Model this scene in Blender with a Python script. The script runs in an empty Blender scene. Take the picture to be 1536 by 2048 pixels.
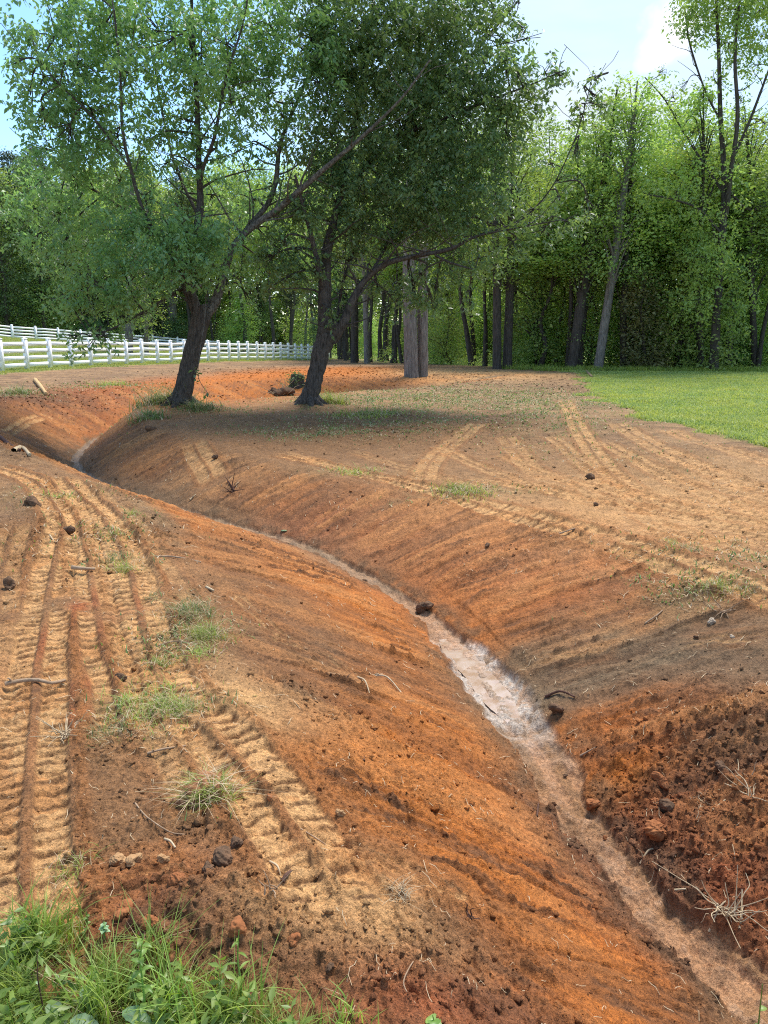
import bpy, math, random
import numpy as np
from math import radians, sin, cos, pi
from mathutils import Vector
SC = bpy.context.scene
COL = SC.collection
random.seed(7); RNG = np.random.default_rng(11)

# ---------------------------------------------------------------- camera, sky, sun
H_CAM = 1.7; FPX = 1538.0; PITCH = math.atan((1024-665)/FPX)
cam_d = bpy.data.cameras.new("camera"); cam = bpy.data.objects.new("camera", cam_d); COL.objects.link(cam)
cam.location = (0, 0, H_CAM); cam.rotation_euler = (pi/2-PITCH, 0, 0)
cam_d.sensor_fit = 'VERTICAL'; cam_d.sensor_height = 36.0; cam_d.lens = 36.0*FPX/2048.0
cam_d.clip_start = 0.05; cam_d.clip_end = 1000
SC.camera = cam
SUN_EL, SUN_AZ = radians(62), radians(32)       # azimuth clockwise from +Y (the view direction): the sun stands behind the trees
sd = Vector((sin(SUN_AZ)*cos(SUN_EL), cos(SUN_AZ)*cos(SUN_EL), sin(SUN_EL)))
sun_l = bpy.data.lights.new("sun", 'SUN'); sun_l.energy = 2.6; sun_l.angle = radians(24); sun_l.color = (1, .95, .87)
sun = bpy.data.objects.new("sun", sun_l); COL.objects.link(sun); sun.rotation_euler = sd.to_track_quat('Z', 'Y').to_euler()
SC.view_settings.view_transform = 'Standard'; SC.view_settings.look = 'None'
SC.view_settings.exposure = 1.2; SC.view_settings.gamma = 1
SC.cycles.filter_width = 1.1; SC.cycles.use_denoising = False; SC.cycles.sample_clamp_indirect = 4
SC.cycles.max_bounces = 10; SC.cycles.diffuse_bounces = 7; SC.cycles.transmission_bounces = 5; SC.cycles.glossy_bounces = 2

def pixdir(px, py):
    x = (px-768)/FPX; u = (1024-py)/FPX
    return Vector((x, cos(PITCH)+u*sin(PITCH), -sin(PITCH)+u*cos(PITCH)))

world = bpy.data.worlds.new("World"); SC.world = world; world.use_nodes = True
nt = world.node_tree; nt.nodes.clear(); L = nt.links
def N(t, **k):
    n = nt.nodes.new(t)
    for a, b in k.items(): setattr(n, a, b)
    return n
out = N('ShaderNodeOutputWorld'); bg = N('ShaderNodeBackground'); bg.inputs[1].default_value = 0.15
sky = N('ShaderNodeTexSky', sky_type='NISHITA', sun_disc=False, sun_elevation=SUN_EL, sun_rotation=SUN_AZ)
sky.air_density = 1.0; sky.dust_density = 0.3; sky.ozone_density = 2.5
tc = N('ShaderNodeTexCoord')
mp = N('ShaderNodeMapping'); mp.inputs['Scale'].default_value = (1, 1, 2.2); mp.inputs['Location'].default_value = (3.1, .4, .75)
nz = N('ShaderNodeTexNoise'); nz.inputs['Scale'].default_value = 1.7; nz.inputs['Detail'].default_value = 9; nz.inputs['Roughness'].default_value = .52; nz.inputs['Distortion'].default_value = .5
L.new(tc.outputs['Generated'], mp.inputs[0]); L.new(mp.outputs[0], nz.inputs['Vector'])
cr = N('ShaderNodeValToRGB'); cr.color_ramp.elements[0].position = .50; cr.color_ramp.elements[0].color = (.12, .12, .12, 1)
cr.color_ramp.elements[1].position = .70; cr.color_ramp.elements[1].color = (1, 1, 1, 1)
L.new(nz.outputs['Fac'], cr.inputs[0])
mixc = N('ShaderNodeMixRGB'); mixc.inputs[2].default_value = (2.6, 2.95, 3.3, 1)
hsv = N('ShaderNodeHueSaturation'); hsv.inputs['Saturation'].default_value = 1.2; hsv.inputs['Value'].default_value = .92; L.new(sky.outputs[0], hsv.inputs['Color']); L.new(cr.outputs[0], mixc.inputs[0]); L.new(hsv.outputs[0], mixc.inputs[1])
# one small bright cumulus
def puff(px, py, rad, prev, colr):
    d = pixdir(px, py).normalized()
    nzz = N('ShaderNodeTexNoise'); nzz.inputs['Scale'].default_value = 22; nzz.inputs['Detail'].default_value = 6
    L.new(tc.outputs['Generated'], nzz.inputs['Vector'])
    vm = N('ShaderNodeVectorMath', operation='DISTANCE'); vm.inputs[1].default_value = d; L.new(tc.outputs['Generated'], vm.inputs[0])
    m1 = N('ShaderNodeMath', operation='DIVIDE'); m1.inputs[1].default_value = rad; L.new(vm.outputs['Value'], m1.inputs[0])
    m2 = N('ShaderNodeMath', operation='MULTIPLY_ADD'); m2.inputs[1].default_value = 2.6; L.new(nzz.outputs['Fac'], m2.inputs[0]); 
    m3 = N('ShaderNodeMath', operation='SUBTRACT'); m3.inputs[0].default_value = -.1; L.new(m1.outputs[0], m3.inputs[1]); L.new(m3.outputs[0], m2.inputs[2])
    m4 = N('ShaderNodeMapRange'); m4.inputs[1].default_value = .1; m4.inputs[2].default_value = 1.0; m4.inputs[3].default_value=0; m4.inputs[4].default_value=1; L.new(m2.outputs[0], m4.inputs[0])
    mx = N('ShaderNodeMixRGB'); mx.inputs[2].default_value = colr; L.new(m4.outputs[0], mx.inputs[0]); L.new(prev, mx.inputs[1])
    return mx.outputs[0]
o = puff(1335, 66, .030, mixc.outputs[0], (3.9, 4.0, 4.15, 1))
L.new(o, bg.inputs[0]); L.new(bg.outputs[0], out.inputs[0])

# ---------------------------------------------------------------- helpers
def tag(o, label=None, cat=None, group=None, kind=None):
    for k, v in (('label', label), ('category', cat), ('group', group), ('kind', kind)):
        if v: o[k] = v
    return o
def empty(name, loc=(0, 0, 0)):
    o = bpy.data.objects.new(name, None); COL.objects.link(o); o.location = loc; return o
def mesh_np(name, V, F, mat, parent=None, loc=None, smooth=False, attrs=None):
    """V (n,3), F (m,3|4) -> object"""
    V = np.asarray(V, dtype=np.float32); F = np.asarray(F, dtype=np.int32); k = F.shape[1]
    me = bpy.data.meshes.new(name)
    me.vertices.add(len(V)); me.vertices.foreach_set('co', V.ravel())
    me.loops.add(F.size); me.loops.foreach_set('vertex_index', F.ravel())
    me.polygons.add(len(F)); me.polygons.foreach_set('loop_start', np.arange(0, F.size, k, dtype=np.int32))
    if smooth: me.polygons.foreach_set('use_smooth', np.ones(len(F), dtype=bool))
    me.update(calc_edges=True)
    if attrs:
        for an, arr in attrs.items():
            if arr.ndim == 2:
                a = me.attributes.new(an, 'FLOAT_COLOR', 'POINT'); c = np.ones((len(V), 4), dtype=np.float32); c[:, :3] = arr; a.data.foreach_set('color', c.ravel())
            else:
                a = me.attributes.new(an, 'FLOAT', 'POINT'); a.data.foreach_set('value', arr.astype(np.float32))
    me.materials.append(mat)
    o = bpy.data.objects.new(name, me); COL.objects.link(o)
    if parent: o.parent = parent
    if loc is not None: o.location = loc
    return o
class MB:
    def __init__(s): s.V = []; s.F3 = []; s.n = 0
    def add(s, V, F):
        V = np.asarray(V, float); F = np.asarray(F, int)
        if F.shape[1] == 4: F = np.vstack([F[:, [0, 1, 2]], F[:, [0, 2, 3]]])
        s.V.append(V); s.F3.append(F+s.n); s.n += len(V)
    def tube(s, P, R, k=8, bump=0.0, seed=0, cap=True):
        P = np.asarray(P, float); n = len(P); R = np.asarray(R, float)
        T = np.gradient(P, axis=0); T /= np.linalg.norm(T, axis=1)[:, None]+1e-9
        ref = np.array([1., .13, .07]) if abs(T[0][0]) < .8 else np.array([.1, 1, .1])
        A = np.cross(T, ref); A /= np.linalg.norm(A, axis=1)[:, None]+1e-9; B = np.cross(T, A)
        th = np.arange(k)*2*pi/k; rr = R[:, None]*np.ones(k)
        if bump:
            rg = np.random.default_rng(seed); rr = rr*(1+bump*(rg.random((1, k))-.5)*1.2+bump*(rg.random((n, k))-.5))
        V = P[:, None, :]+rr[..., None]*(np.cos(th)[None, :, None]*A[:, None, :]+np.sin(th)[None, :, None]*B[:, None, :])
        V = V.reshape(-1, 3); F = []
        for i in range(n-1):
            for j in range(k):
                a = i*k+j; b = i*k+(j+1) % k; F.append((a, b, b+k, a+k))
        s.add(V, F)
        if cap:
            c = np.vstack([V[-k:], P[-1]]); s.add(c, [(i, (i+1) % k, k) for i in range(k)])
    def box(s, c, size, rz=0):
        x, y, z = [q/2 for q in size]
        V = np.array([(a*x, b*y, d*z) for d in (-1, 1) for a, b in ((-1, -1), (1, -1), (1, 1), (-1, 1))])
        R = np.array([[cos(rz), -sin(rz), 0], [sin(rz), cos(rz), 0], [0, 0, 1]]); V = V@R.T+np.array(c)
        s.add(V, [(0, 3, 2, 1), (4, 5, 6, 7), (0, 1, 5, 4), (1, 2, 6, 5), (2, 3, 7, 6), (3, 0, 4, 7)])
    def build(s, name, mat, parent=None, loc=None, smooth=False):
        return mesh_np(name, np.vstack(s.V), np.vstack(s.F3), mat, parent, loc, smooth)
def smooth_poly(P, R=None, sub=5):
    P = np.asarray(P, float); R = np.asarray(R if R is not None else np.zeros(len(P)), float)
    Q = np.hstack([P, R[:, None]]); E = np.vstack([2*Q[0]-Q[1], Q, 2*Q[-1]-Q[-2]]); o = []
    for i in range(1, len(E)-2):
        for t in np.arange(sub)/sub:
            p0, p1, p2, p3 = E[i-1:i+3]
            o.append(.5*((2*p1)+(-p0+p2)*t+(2*p0-5*p1+4*p2-p3)*t*t+(-p0+3*p1-3*p2+p3)*t**3))
    o.append(E[-2]); o = np.array(o); return o[:, :-1], np.maximum(o[:, -1], .001)

# noise on world coordinates
_T = np.random.default_rng(5).random((8, 256, 256)).astype(np.float32)
def vn(x, y, seed=0):
    x = np.asarray(x, np.float32)+seed*17.3; y = np.asarray(y, np.float32)+seed*31.7
    ix = np.floor(x).astype(np.int32); iy = np.floor(y).astype(np.int32); fx = x-ix; fy = y-iy
    fx = fx*fx*(3-2*fx); fy = fy*fy*(3-2*fy); T = _T[seed % 8]; a = ix & 255; b = iy & 255; a1 = (a+1) & 255; b1 = (b+1) & 255
    return (T[a, b]*(1-fx)+T[a1, b]*fx)*(1-fy)+(T[a, b1]*(1-fx)+T[a1, b1]*fx)*fy
def fbm(x, y, oc=4, seed=0, g=.5):
    s = 0; a = 1; t = 0
    for i in range(oc):
        s = s+a*vn(x*2**i, y*2**i, seed+i); t += a; a *= g
    return s/t
def clods(x, y, sc, dens, seed):
    """domes scattered on a jittered grid: height 0..1"""
    X = x/sc; Y = y/sc; ix = np.floor(X).astype(np.int32); iy = np.floor(Y).astype(np.int32); h = np.zeros_like(X)
    T1, T2, T3, T4 = _T[seed % 8], _T[(seed+1) % 8], _T[(seed+2) % 8], _T[(seed+3) % 8]
    for a in (-1, 0, 1):
        for b in (-1, 0, 1):
            cx = (ix+a) & 255; cy = (iy+b) & 255
            px = ix+a+T1[cx, cy]; py = iy+b+T2[cx, cy]; r = .25+.5*T3[cx, cy]**2
            d = ((X-px)**2+(Y-py)**2*(1+.6*(T4[cy, cx]-.3)))/(r*r)
            h = np.maximum(h, np.maximum(0, 1-d)**.7*r*1.4*(T4[cx, cy] < dens))
    return h
def sst(a, b, x):
    t = np.clip((x-a)/(b-a), 0, 1); return t*t*(3-2*t)

# ---------------------------------------------------------------- terrain
CH = np.array([(2.6,-4,-1.05),(2.2,-1,-1.05),(1.85,1.2,-1.03),(1.68,2.1,-1.0),(1.53,2.67,-1.0),(1.35,3.03,-1),(1.2,3.56,-1),(1.07,4.05,-1),(1.03,4.55,-1),(.94,5.02,-1),(.78,5.72,-.99),(.44,6.95,-.98),
  (.17,7.6,-.97),(-.27,8.3,-.95),(-.78,9.1,-.93),(-1.38,9.75,-.92),(-1.95,10.2,-.9),(-3.1,11.2,-.86),(-4.35,12.5,-.82),(-5.5,13.9,-.8),(-6.2,15.3,-.79),(-6.6,16.8,-.77),(-6.75,18.2,-.72),
  (-6.1,20.2,-.66),(-4.3,22.8,-.6),(-2,25.2,-.5),(1,28,-.35),(3.5,30.5,-.12),(5,32,0.02)])
_z2 = CH[:, 2]*np.interp(CH[:, 1], [10, 14], [.74, 1.05]); _k = (H_CAM-_z2)/(H_CAM-CH[:, 2]); CH[:, 0] *= _k; CH[:, 1] = np.where(CH[:, 1] > 0, CH[:, 1]*_k, CH[:, 1]); CH[:, 2] = _z2
CL = np.array([(.9,-4),(.6,-1),(.3,.7),(.05,1.7),(-.25,2.3),(-.5,2.95),(-.9,3.95),(-1.35,5.3),(-2.3,7.3),(-3.6,9.0),(-5.4,11.2),(-7.2,13.2),(-8.5,16.3),(-9.0,20),(-8.6,23.6),(-6.9,27),(-4.3,29.8),(-1,32.2),(2,33.6),(5.2,33.2)])
CR_ = np.array([(4.6,-4),(4.1,-1),(3.6,1.5),(3.15,3.5),(2.75,5.1),(2.45,6.3),(1.95,7.4),(1.2,8.4),(.45,9.1),(-1.4,11),(-3.1,13.2),(-4.7,15.5),(-5.4,17.1),(-5.1,18.4),(-3.6,20),(-1.7,21.8),(.8,24.3),(3,27),(5.2,30.8)])
FIELD = np.array([(-1,1,0),(-3,3,0),(-6,5,.05),(0,0,0),(-2,7,0),(-4,9,0),(-7,11,.08),(2.8,5,-.05),(2.2,7.3,-.12),(5,5,0.02),(.6,9,-.16),(-1.5,11.2,-.17),(-3.1,13.4,-.12),(-4.6,17.3,.02),(-1.75,18,0),(4,13,-.06),(8,10,0),
  (6,22,0),(14,20,.05),(16,34,.0),(9,34,0),(2,32,0),(-6,29,0.02),(-9,20,.02),(-10,16,.1),(-13,14,.25),(-17,33.6,.07),(-14,47.8,-.14),(-7,72,-.73),(0,45,-.12),(-4,40,0),(20,60,-.3),(40,40,0),(40,10,0),(-30,20,.6),(-25,55,.5),(20,90,-.4),(10,-5,0),(-10,-5,0)], float)
BF = [(-120,29,638),(-70,28.3,641.5),(-22,27.6,645.5),(26,26.8,650),(73,26,653.5),(118,25.2,657),(163,24.4,660.5),(208,23.6,664),(256,22.8,667.5),(306,22,671),(356,21.2,675),(404,20.6,678.5),(450,20.3,682),(496,20.1,685),(540,20,688),(582,19.9,690.5),(622,19.8,693)]
def _bf(px, h, top): D = 1.4*FPX/h; d = pixdir(px, top+h); return (D*d.x/d.y, D, H_CAM+D*d.z/d.y)
FIELD = np.vstack([FIELD, [_bf(*BF[i]) for i in (0, 3, 6, 9, 12, 16)]])
def _tps(d2): return .5*d2*np.log(d2+1e-6)
_P = FIELD[:, :2]; _n = len(_P); _D = ((_P[:, None]-_P[None])**2).sum(-1)
_A = np.zeros((_n+3, _n+3)); _A[:_n, :_n] = _tps(_D)+np.eye(_n)*.5; _A[:_n, _n] = 1; _A[:_n, _n+1:] = _P; _A[_n:, :_n] = _A[:_n, _n:].T
_W = np.linalg.solve(_A, np.r_[FIELD[:, 2], 0, 0, 0])
def field_z(x, y):
    x = np.clip(x, -55, 55); y = np.clip(y, -8, 120); z = _W[_n]+_W[_n+1]*x+_W[_n+2]*y
    for i in range(_n): z = z+_W[i]*_tps((x-_P[i, 0])**2+(y-_P[i, 1])**2)
    return z
def near_poly(x, y, P):
    """distance, arc length, side (+1 left of travel), for polyline P (k,2)"""
    best = np.full(x.shape, 1e9, np.float32); S = np.zeros_like(best); G = np.zeros_like(best); acc = 0.
    for (ax, ay), (bx, by) in zip(P[:-1], P[1:]):
        vx, vy = bx-ax, by-ay; l2 = vx*vx+vy*vy; l = math.sqrt(l2)
        t = np.clip(((x-ax)*vx+(y-ay)*vy)/l2, 0, 1); dx = x-ax-t*vx; dy = y-ay-t*vy; d = dx*dx+dy*dy
        m = d < best; best = np.where(m, d, best); S = np.where(m, acc+t*l, S); G = np.where(m, vx*(y-ay)-vy*(x-ax), G); acc += l
    return np.sqrt(best), S, G
CHs, _ = smooth_poly(CH, sub=3); CLs, _ = smooth_poly(CL, sub=3); CRs, _ = smooth_poly(CR_, sub=3)
CH_S = np.r_[0, np.cumsum(np.hypot(*np.diff(CHs[:, :2], axis=0).T))]
def base(x, y):
    x = np.asarray(x, np.float32); y = np.asarray(y, np.float32)
    zf = field_z(x, y).astype(np.float32)
    d0, s, g0 = near_poly(x, y, CHs[:, :2]); dl, _, gl = near_poly(x, y, CLs); dr, _, gr = near_poly(x, y, CRs)
    inside = (gl < 0) & (gr > 0); left = g0 > 0
    zc = np.interp(s, CH_S, CHs[:, 2]).astype(np.float32); d1 = np.where(left, dl, dr)
    w = .10; a = np.maximum(d0-w, 0); t = np.where(inside, a/(a+d1+1e-6), 1.0)
    f = .62*t+.38*np.sin(pi/2*t)
    z = zc+(zf-zc)*f
    return np.where(inside, z, zf), t, d0, s, left, inside, zf
def base_z(x, y): return base(x, y)[0]
# pixel -> place on the bare terrain, all rays at once
def ground_at(pts):
    pts = np.asarray(pts, float); D = np.array([pixdir(a, b)[:] for a, b in pts]); T = np.geomspace(1.2, 130, 900)
    X = D[:, 0:1]*T; Y = D[:, 1:2]*T; Z = H_CAM+D[:, 2:3]*T; B = base_z(X.ravel(), Y.ravel()).reshape(X.shape)
    hit = np.argmax(Z < B, axis=1); hit = np.maximum(hit, 1); r = np.arange(len(pts))
    a = (Z-B)[r, hit-1]; b = (Z-B)[r, hit]; f = a/(a-b+1e-9); t = T[hit-1]+f*(T[hit]-T[hit-1])
    return np.stack([D[:, 0]*t, D[:, 1]*t], 1)

# tread marks left by the machine (pad half width, lug pitch, strength)
TR = [
 ([(70,2040),(62,1900),(55,1700),(62,1500),(80,1300),(105,1150),(125,1070),(122,1030),(85,975),(40,950),(-30,930)], .145, .080, 1.0),
 ([(-40,1500),(-25,1350),(-5,1200),(10,1120),(30,1050)], .13, .088, .45),
 ([(100,955),(150,1025),(172,1100),(186,1180),(205,1270),(226,1340),(245,1420),(262,1480)], .12, .085, .95),
 ([(128,955),(200,1030),(238,1090),(265,1160),(285,1240),(305,1320),(345,1395),(400,1440),(450,1490),(505,1550),(560,1625),(612,1700),(665,1790),(720,1860)], .155, .085, 1.0),
 ([(180,975),(262,1050),(300,1110),(335,1170),(372,1225)], .12, .08, .42),
 ([(330,1400),(345,1470),(385,1530),(400,1580)], .12, .08, .6),
 ([(560,912),(700,940),(860,980),(1000,1020),(1150,1062),(1300,1110),(1440,1155),(1620,1210)], .16, .12, .9),
 ([(940,955),(1100,985),(1300,1020),(1480,1060),(1640,1090)], .16, .12, .7),
 ([(1000,905),(1130,960),(1280,1030),(1400,1080),(1560,1130)], .14, .12, .6),
 ([(1130,800),(1160,860),(1200,920),(1270,990)], .17, .14, .75),
 ([(960,848),(905,885),(860,925),(845,965)], .17, .14, .6),
 ([(1230,845),(1330,905),(1450,955),(1600,1000)], .2, .14, .6),
 ([(385,880),(400,915),(430,960)], .2, .14, .7),
 ([(1330,860),(1450,900),(1600,940)], .17, .14, .5),
 ([(1010,870),(1060,930),(1130,975)], .17, .14, .45),
 ([(1290,1010),(1420,1000),(1600,1015)], .17, .12, .6),
 ([(560,905),(640,925),(720,950)], .12, .14, .4),
 ([(1100,870),(1180,935),(1260,1000),(1330,1060)], .13, .12, .55),
 ([(1160,960),(1300,1000),(1450,1030),(1640,1060)], .15, .10, .7),
 ([(1250,1060),(1400,1075),(1536,1085),(1640,1092)], .12, .10, .6),
 ([(870,890),(980,940),(1120,990),(1250,1020)], .13, .12, .55),
 ([(1200,880),(1350,960),(1500,1020),(1620,1060)], .14, .12, .6),
 ([(700,900),(850,945),(980,985)], .10, .12, .45),
 ([(1400,960),(1536,1000),(1640,1030)], .14, .12, .5),
 ([(350,1772),(270,1790),(190,1815),(120,1840)], .035, 9, .9),
 ([(640,1690),(760,1735),(905,1795)], .05, 9, .7), ([(560,1275),(640,1300),(720,1345)], .045, 9, .6), ([(300,1072),(350,1078),(400,1092)], .05, 9, .8), ([(300,1098),(350,1104),(405,1112)], .05, 9, .8),
 ([(1060,1330),(1130,1310),(1200,1300)], .05, 9, .4), ([(1340,1280),(1440,1268),(1560,1262)], .05, 9, .6), ([(480,1195),(520,1225),(570,1265)], .05, 9, .5), ([(100,835),(60,845),(10,862)], .12, 9, .8), ([(230,1760),(330,1722)], .02, 9, .8),
]
TRK = []
for pts, hw, pitch, st in TR:
    w = ground_at(pts)
    if w[0][1] > w[-1][1]: w = w[::-1]
    P, _ = smooth_poly(w, sub=5); TRK.append((P, hw, pitch, st))

def C(*a): return np.array(a, np.float32)
ORANGE = C(.45,.135,.019); DEEP = C(.34,.085,.018); TAN = C(.54,.295,.115); BROWN = C(.245,.12,.048); DARK = C(.135,.068,.032)
GREYB = C(.20,.135,.072); PINK = C(.46,.27,.15); PALE = C(.55,.38,.25); RUST = C(.30,.088,.03); GREEN = C(.19,.25,.07); OLIVE = C(.20,.17,.07)
# patches of different soil, the browns below the trees with tree shade painted in: pixel centre, radii in metres (across, along view), colour, strength
PATCH_PX = [
 ((900,1160),1.2,1.0,ORANGE,.8),((1000,1230),.9,.55,ORANGE,.9),((640,1180),.8,1.1,ORANGE,.5),((820,1420),.55,1.0,ORANGE,.9),((700,1560),.5,.5,ORANGE,.9),((900,1750),.5,.45,ORANGE,.9),((1150,1900),.4,.3,ORANGE,.7),
 ((1000,1100),1.2,.8,DEEP,.55),((1200,1130),1.0,.8,RUST,.6),((1350,1250),.9,.6,BROWN,.7),((1260,1350),.9,.45,GREYB,.9),((1420,1370),.8,.5,GREYB,.85),((1120,1330),.4,.5,GREYB,.6),
 ((1180,1450),.5,.22,ORANGE,.8),((1300,1480),.5,.22,ORANGE,.7),((1400,1560),.7,.6,RUST,.7),((1450,1750),.7,.6,RUST,.7),((1500,1480),.5,.4,BROWN,.5),((1230,1560),.3,.2,ORANGE,.8),
 ((700,1010),1.6,1.6,BROWN,.6),((400,960),1.8,1.8,BROWN,.7),((250,900),1.6,2.0,BROWN,.6),((300,1000),1.0,1.0,GREYB,.5),((820,1060),1.0,.9,RUST,.4),((620,1050),1.0,.8,RUST,.5),
 ((230,820),2.4,3.6,DEEP,.8),((130,850),1.3,2.0,ORANGE,.6),((320,790),2.2,4.5,DEEP,.9),((440,800),2.4,6,ORANGE,.8),((560,760),3.0,7,ORANGE,.85),((720,742),3.0,5,ORANGE,.9),((900,745),3.0,4,TAN,.7),((1050,748),3.5,3,TAN,.7),
 ((40,960),1.4,1.6,BROWN,.4),((100,890),1.6,1.8,BROWN,.55),((60,800),2.2,3.2,DARK,.5),((600,1290),.6,.6,BROWN,.75),((500,1180),.6,.7,BROWN,.55),((450,1090),.7,.9,BROWN,.4),((560,1400),.35,.4,GREYB,.5),
 ((300,1600),.5,.5,BROWN,.8),((200,1700),.5,.4,BROWN,.8),((420,1850),.5,.35,RUST,.85),((600,1950),.5,.3,BROWN,.75),((800,1880),.4,.35,BROWN,.5),((700,1720),.3,.3,BROWN,.4),((880,1960),.4,.25,RUST,.6),
 ((200,1550),.25,.5,BROWN,.6),((0,1250),.3,1.5,BROWN,.6),((30,1080),.6,1.2,BROWN,.8),((760,850),3.2,3.4,BROWN,.7),((130,1250),.1,1.2,RUST,.7),((160,1400),.12,.35,RUST,.7),((250,1230),.12,.6,RUST,.6),((280,1560),.35,.3,BROWN,.5),((450,1620),.25,.3,BROWN,.5),((230,1640),.4,.3,BROWN,.8),((560,1300),.3,.3,DARK,.35),((480,1880),.5,.15,DARK,.35),((560,870),2.0,2.2,BROWN,.7),((1300,980),2.6,2.2,TAN,.45),((1450,1040),1.8,1.3,TAN,.5),((1000,920),2.0,1.8,BROWN,.4),
 ((420,1390),.35,.3,TAN,.6),((650,1790),.3,.2,TAN,.6),((740,1850),.3,.15,TAN,.5),((450,1440),.3,.3,TAN,.5)]
_pw = ground_at([p[0] for p in PATCH_PX])
PATCH = [(w[0], w[1], p[1], p[2], p[3], p[4]) for w, p in zip(_pw, PATCH_PX)]
# zones of crumbly clods: centre, radii, strength
ROUGH_PX = [((1400,1560),.75,.7,1),((1480,1750),.6,.7,1),((1300,1690),.3,.35,.9),((400,1810),.25,.15,.6),((350,1930),.5,.2,.75),((640,1960),.4,.15,.6),((520,1760),.12,.15,.5),((420,1650),.15,.2,.55),((230,1480),.2,.2,.6),
 ((80,800),1.8,3,.8),((30,900),1.2,1.8,.7),((60,1080),.5,.9,.7),((1080,1080),.6,.5,.5),((190,1120),.1,.6,.5),((900,1950),.35,.2,.6),((740,1930),.25,.15,.45),((600,1380),.3,.25,.4),((720,1440),.3,.3,.3),
 ((300,1060),.5,.6,.6),((220,990),.7,.8,.6),((760,860),2.5,2,.45),((1000,870),2.2,2,.4),((1350,950),2.4,1.8,.35),((540,1790),.12,.1,.4),((1080,780),4,4,.4),((800,960),1.5,1.2,.3),((340,1260),.12,.8,.5),((1280,1090),.6,.4,.5),((300,1580),.5,.4,.2),((230,1680),.5,.35,.28),((480,1620),.2,.35,.3),((700,1780),.2,.15,.2),((800,1560),.5,.6,.22),((1000,1900),.3,.3,.35),((280,780),4,4,.35),((600,745),6,6,.35),((900,760),5,5,.35),((560,1100),1,.8,.25)]
_rw = ground_at([p[0] for p in ROUGH_PX]); ROUGH = [(w[0], w[1], p[1], p[2], p[3]) for w, p in zip(_rw, ROUGH_PX)]
LAWN = ground_at([(1165,746),(1172,775),(1200,800),(1290,835),(1400,862),(1536,892),(1700,930),(2200,1010)])
LAWN = np.vstack([[(LAWN[0][0]-.3, 34.5)], LAWN])
SPARSE_PX = [((900,800),3.2,5,.95),((1060,800),2.4,5,.9),((760,800),2.6,3.5,1),((680,860),2.0,1.2,.8),((780,850),2.2,1.4,.7),((1120,850),1.6,2.4,.5),((1000,835),1.6,1.5,.5),((930,985),.8,.35,.8),((700,940),.7,.35,.7),((330,812),1.3,1.2,1),((420,825),1.0,.8,.7),
 ((370,1250),.3,.5,.9),((300,1405),.35,.12,1),((240,1130),.3,.35,.6),((200,1060),.5,.8,.35),((120,990),.8,.8,.35),((1450,1120),.9,.7,.4),((1180,910),1.2,1.2,.3),((220,772),1.8,1.6,.7),((40,790),1.2,1.8,.6),((1400,1180),.4,.3,.5),((420,1600),.12,.15,.7),((640,870),1.8,.8,.6),((270,1460),.2,.2,.6)]
_sw = ground_at([p[0] for p in SPARSE_PX]); SPARSE = [(w[0], w[1], p[1], p[2], p[3]) for w, p in zip(_sw, SPARSE_PX)]
FENCE_PX = [(-120,749.5,72),(5,743,64),(55,740.5,60.5),(102,738,57.5),(144,735.7,55),(183,733.7,52.5),(220,732,50.3),(254,730,48.2),(285,728.5,46.4),(316,727,44.8),(343,726,43.2),(370,725,41.9),(394,724.2,40.8),(417,723.5,39.7),(438,723,38.8),(459,722.4,37.8),(478,722,36.9),(496,721.6,36),(515,721.2,35.1),(531,721,34.3),(547,720.6,33.5),(562,720.3,32.8),(577,720,32),(591,719.8,31.3),(604,719.6,30.7),(617,719.5,30),(631,719.4,29.3),(644,719.3,28.6),(657,719.2,28)]
def blob(x, y, cx, cy, rx, ry, e=1.0): return np.exp(-(((x-cx)/rx)**2+((y-cy)/ry)**2)*e)
def lawn_mask(x, y):
    d, s, g = near_poly(x, y, LAWN); sd_ = np.where(g > 0, d, -d); n = (fbm(x*1.3, y*1.3, 4, 3)-.5)*1.6
    return sst(-.35, .35, sd_+n*1.0)*(x > 3)
def fxy(px, h, py): d = pixdir(px, py); k = (1.4*FPX/h)/d.y; return (d.x*k, 1.4*FPX/h)
FP = np.array([fxy(px, h, py) for px, py, h in FENCE_PX])
def fencegrass(x, y):
    """grass behind the near fence and a strip in front of it"""
    P = np.vstack([[FP[0][0]-20, FP[0][1]-6], FP, [FP[-1][0]+6, FP[-1][1]+3]])
    d, s, g = near_poly(x, y, P); sd_ = np.where(g > 0, d, -d)
    return sst(-1.6, -.5, sd_+(fbm(x, y, 3, 2)-.5)*1.4)*(y > 20)*(x < 3)

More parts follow.
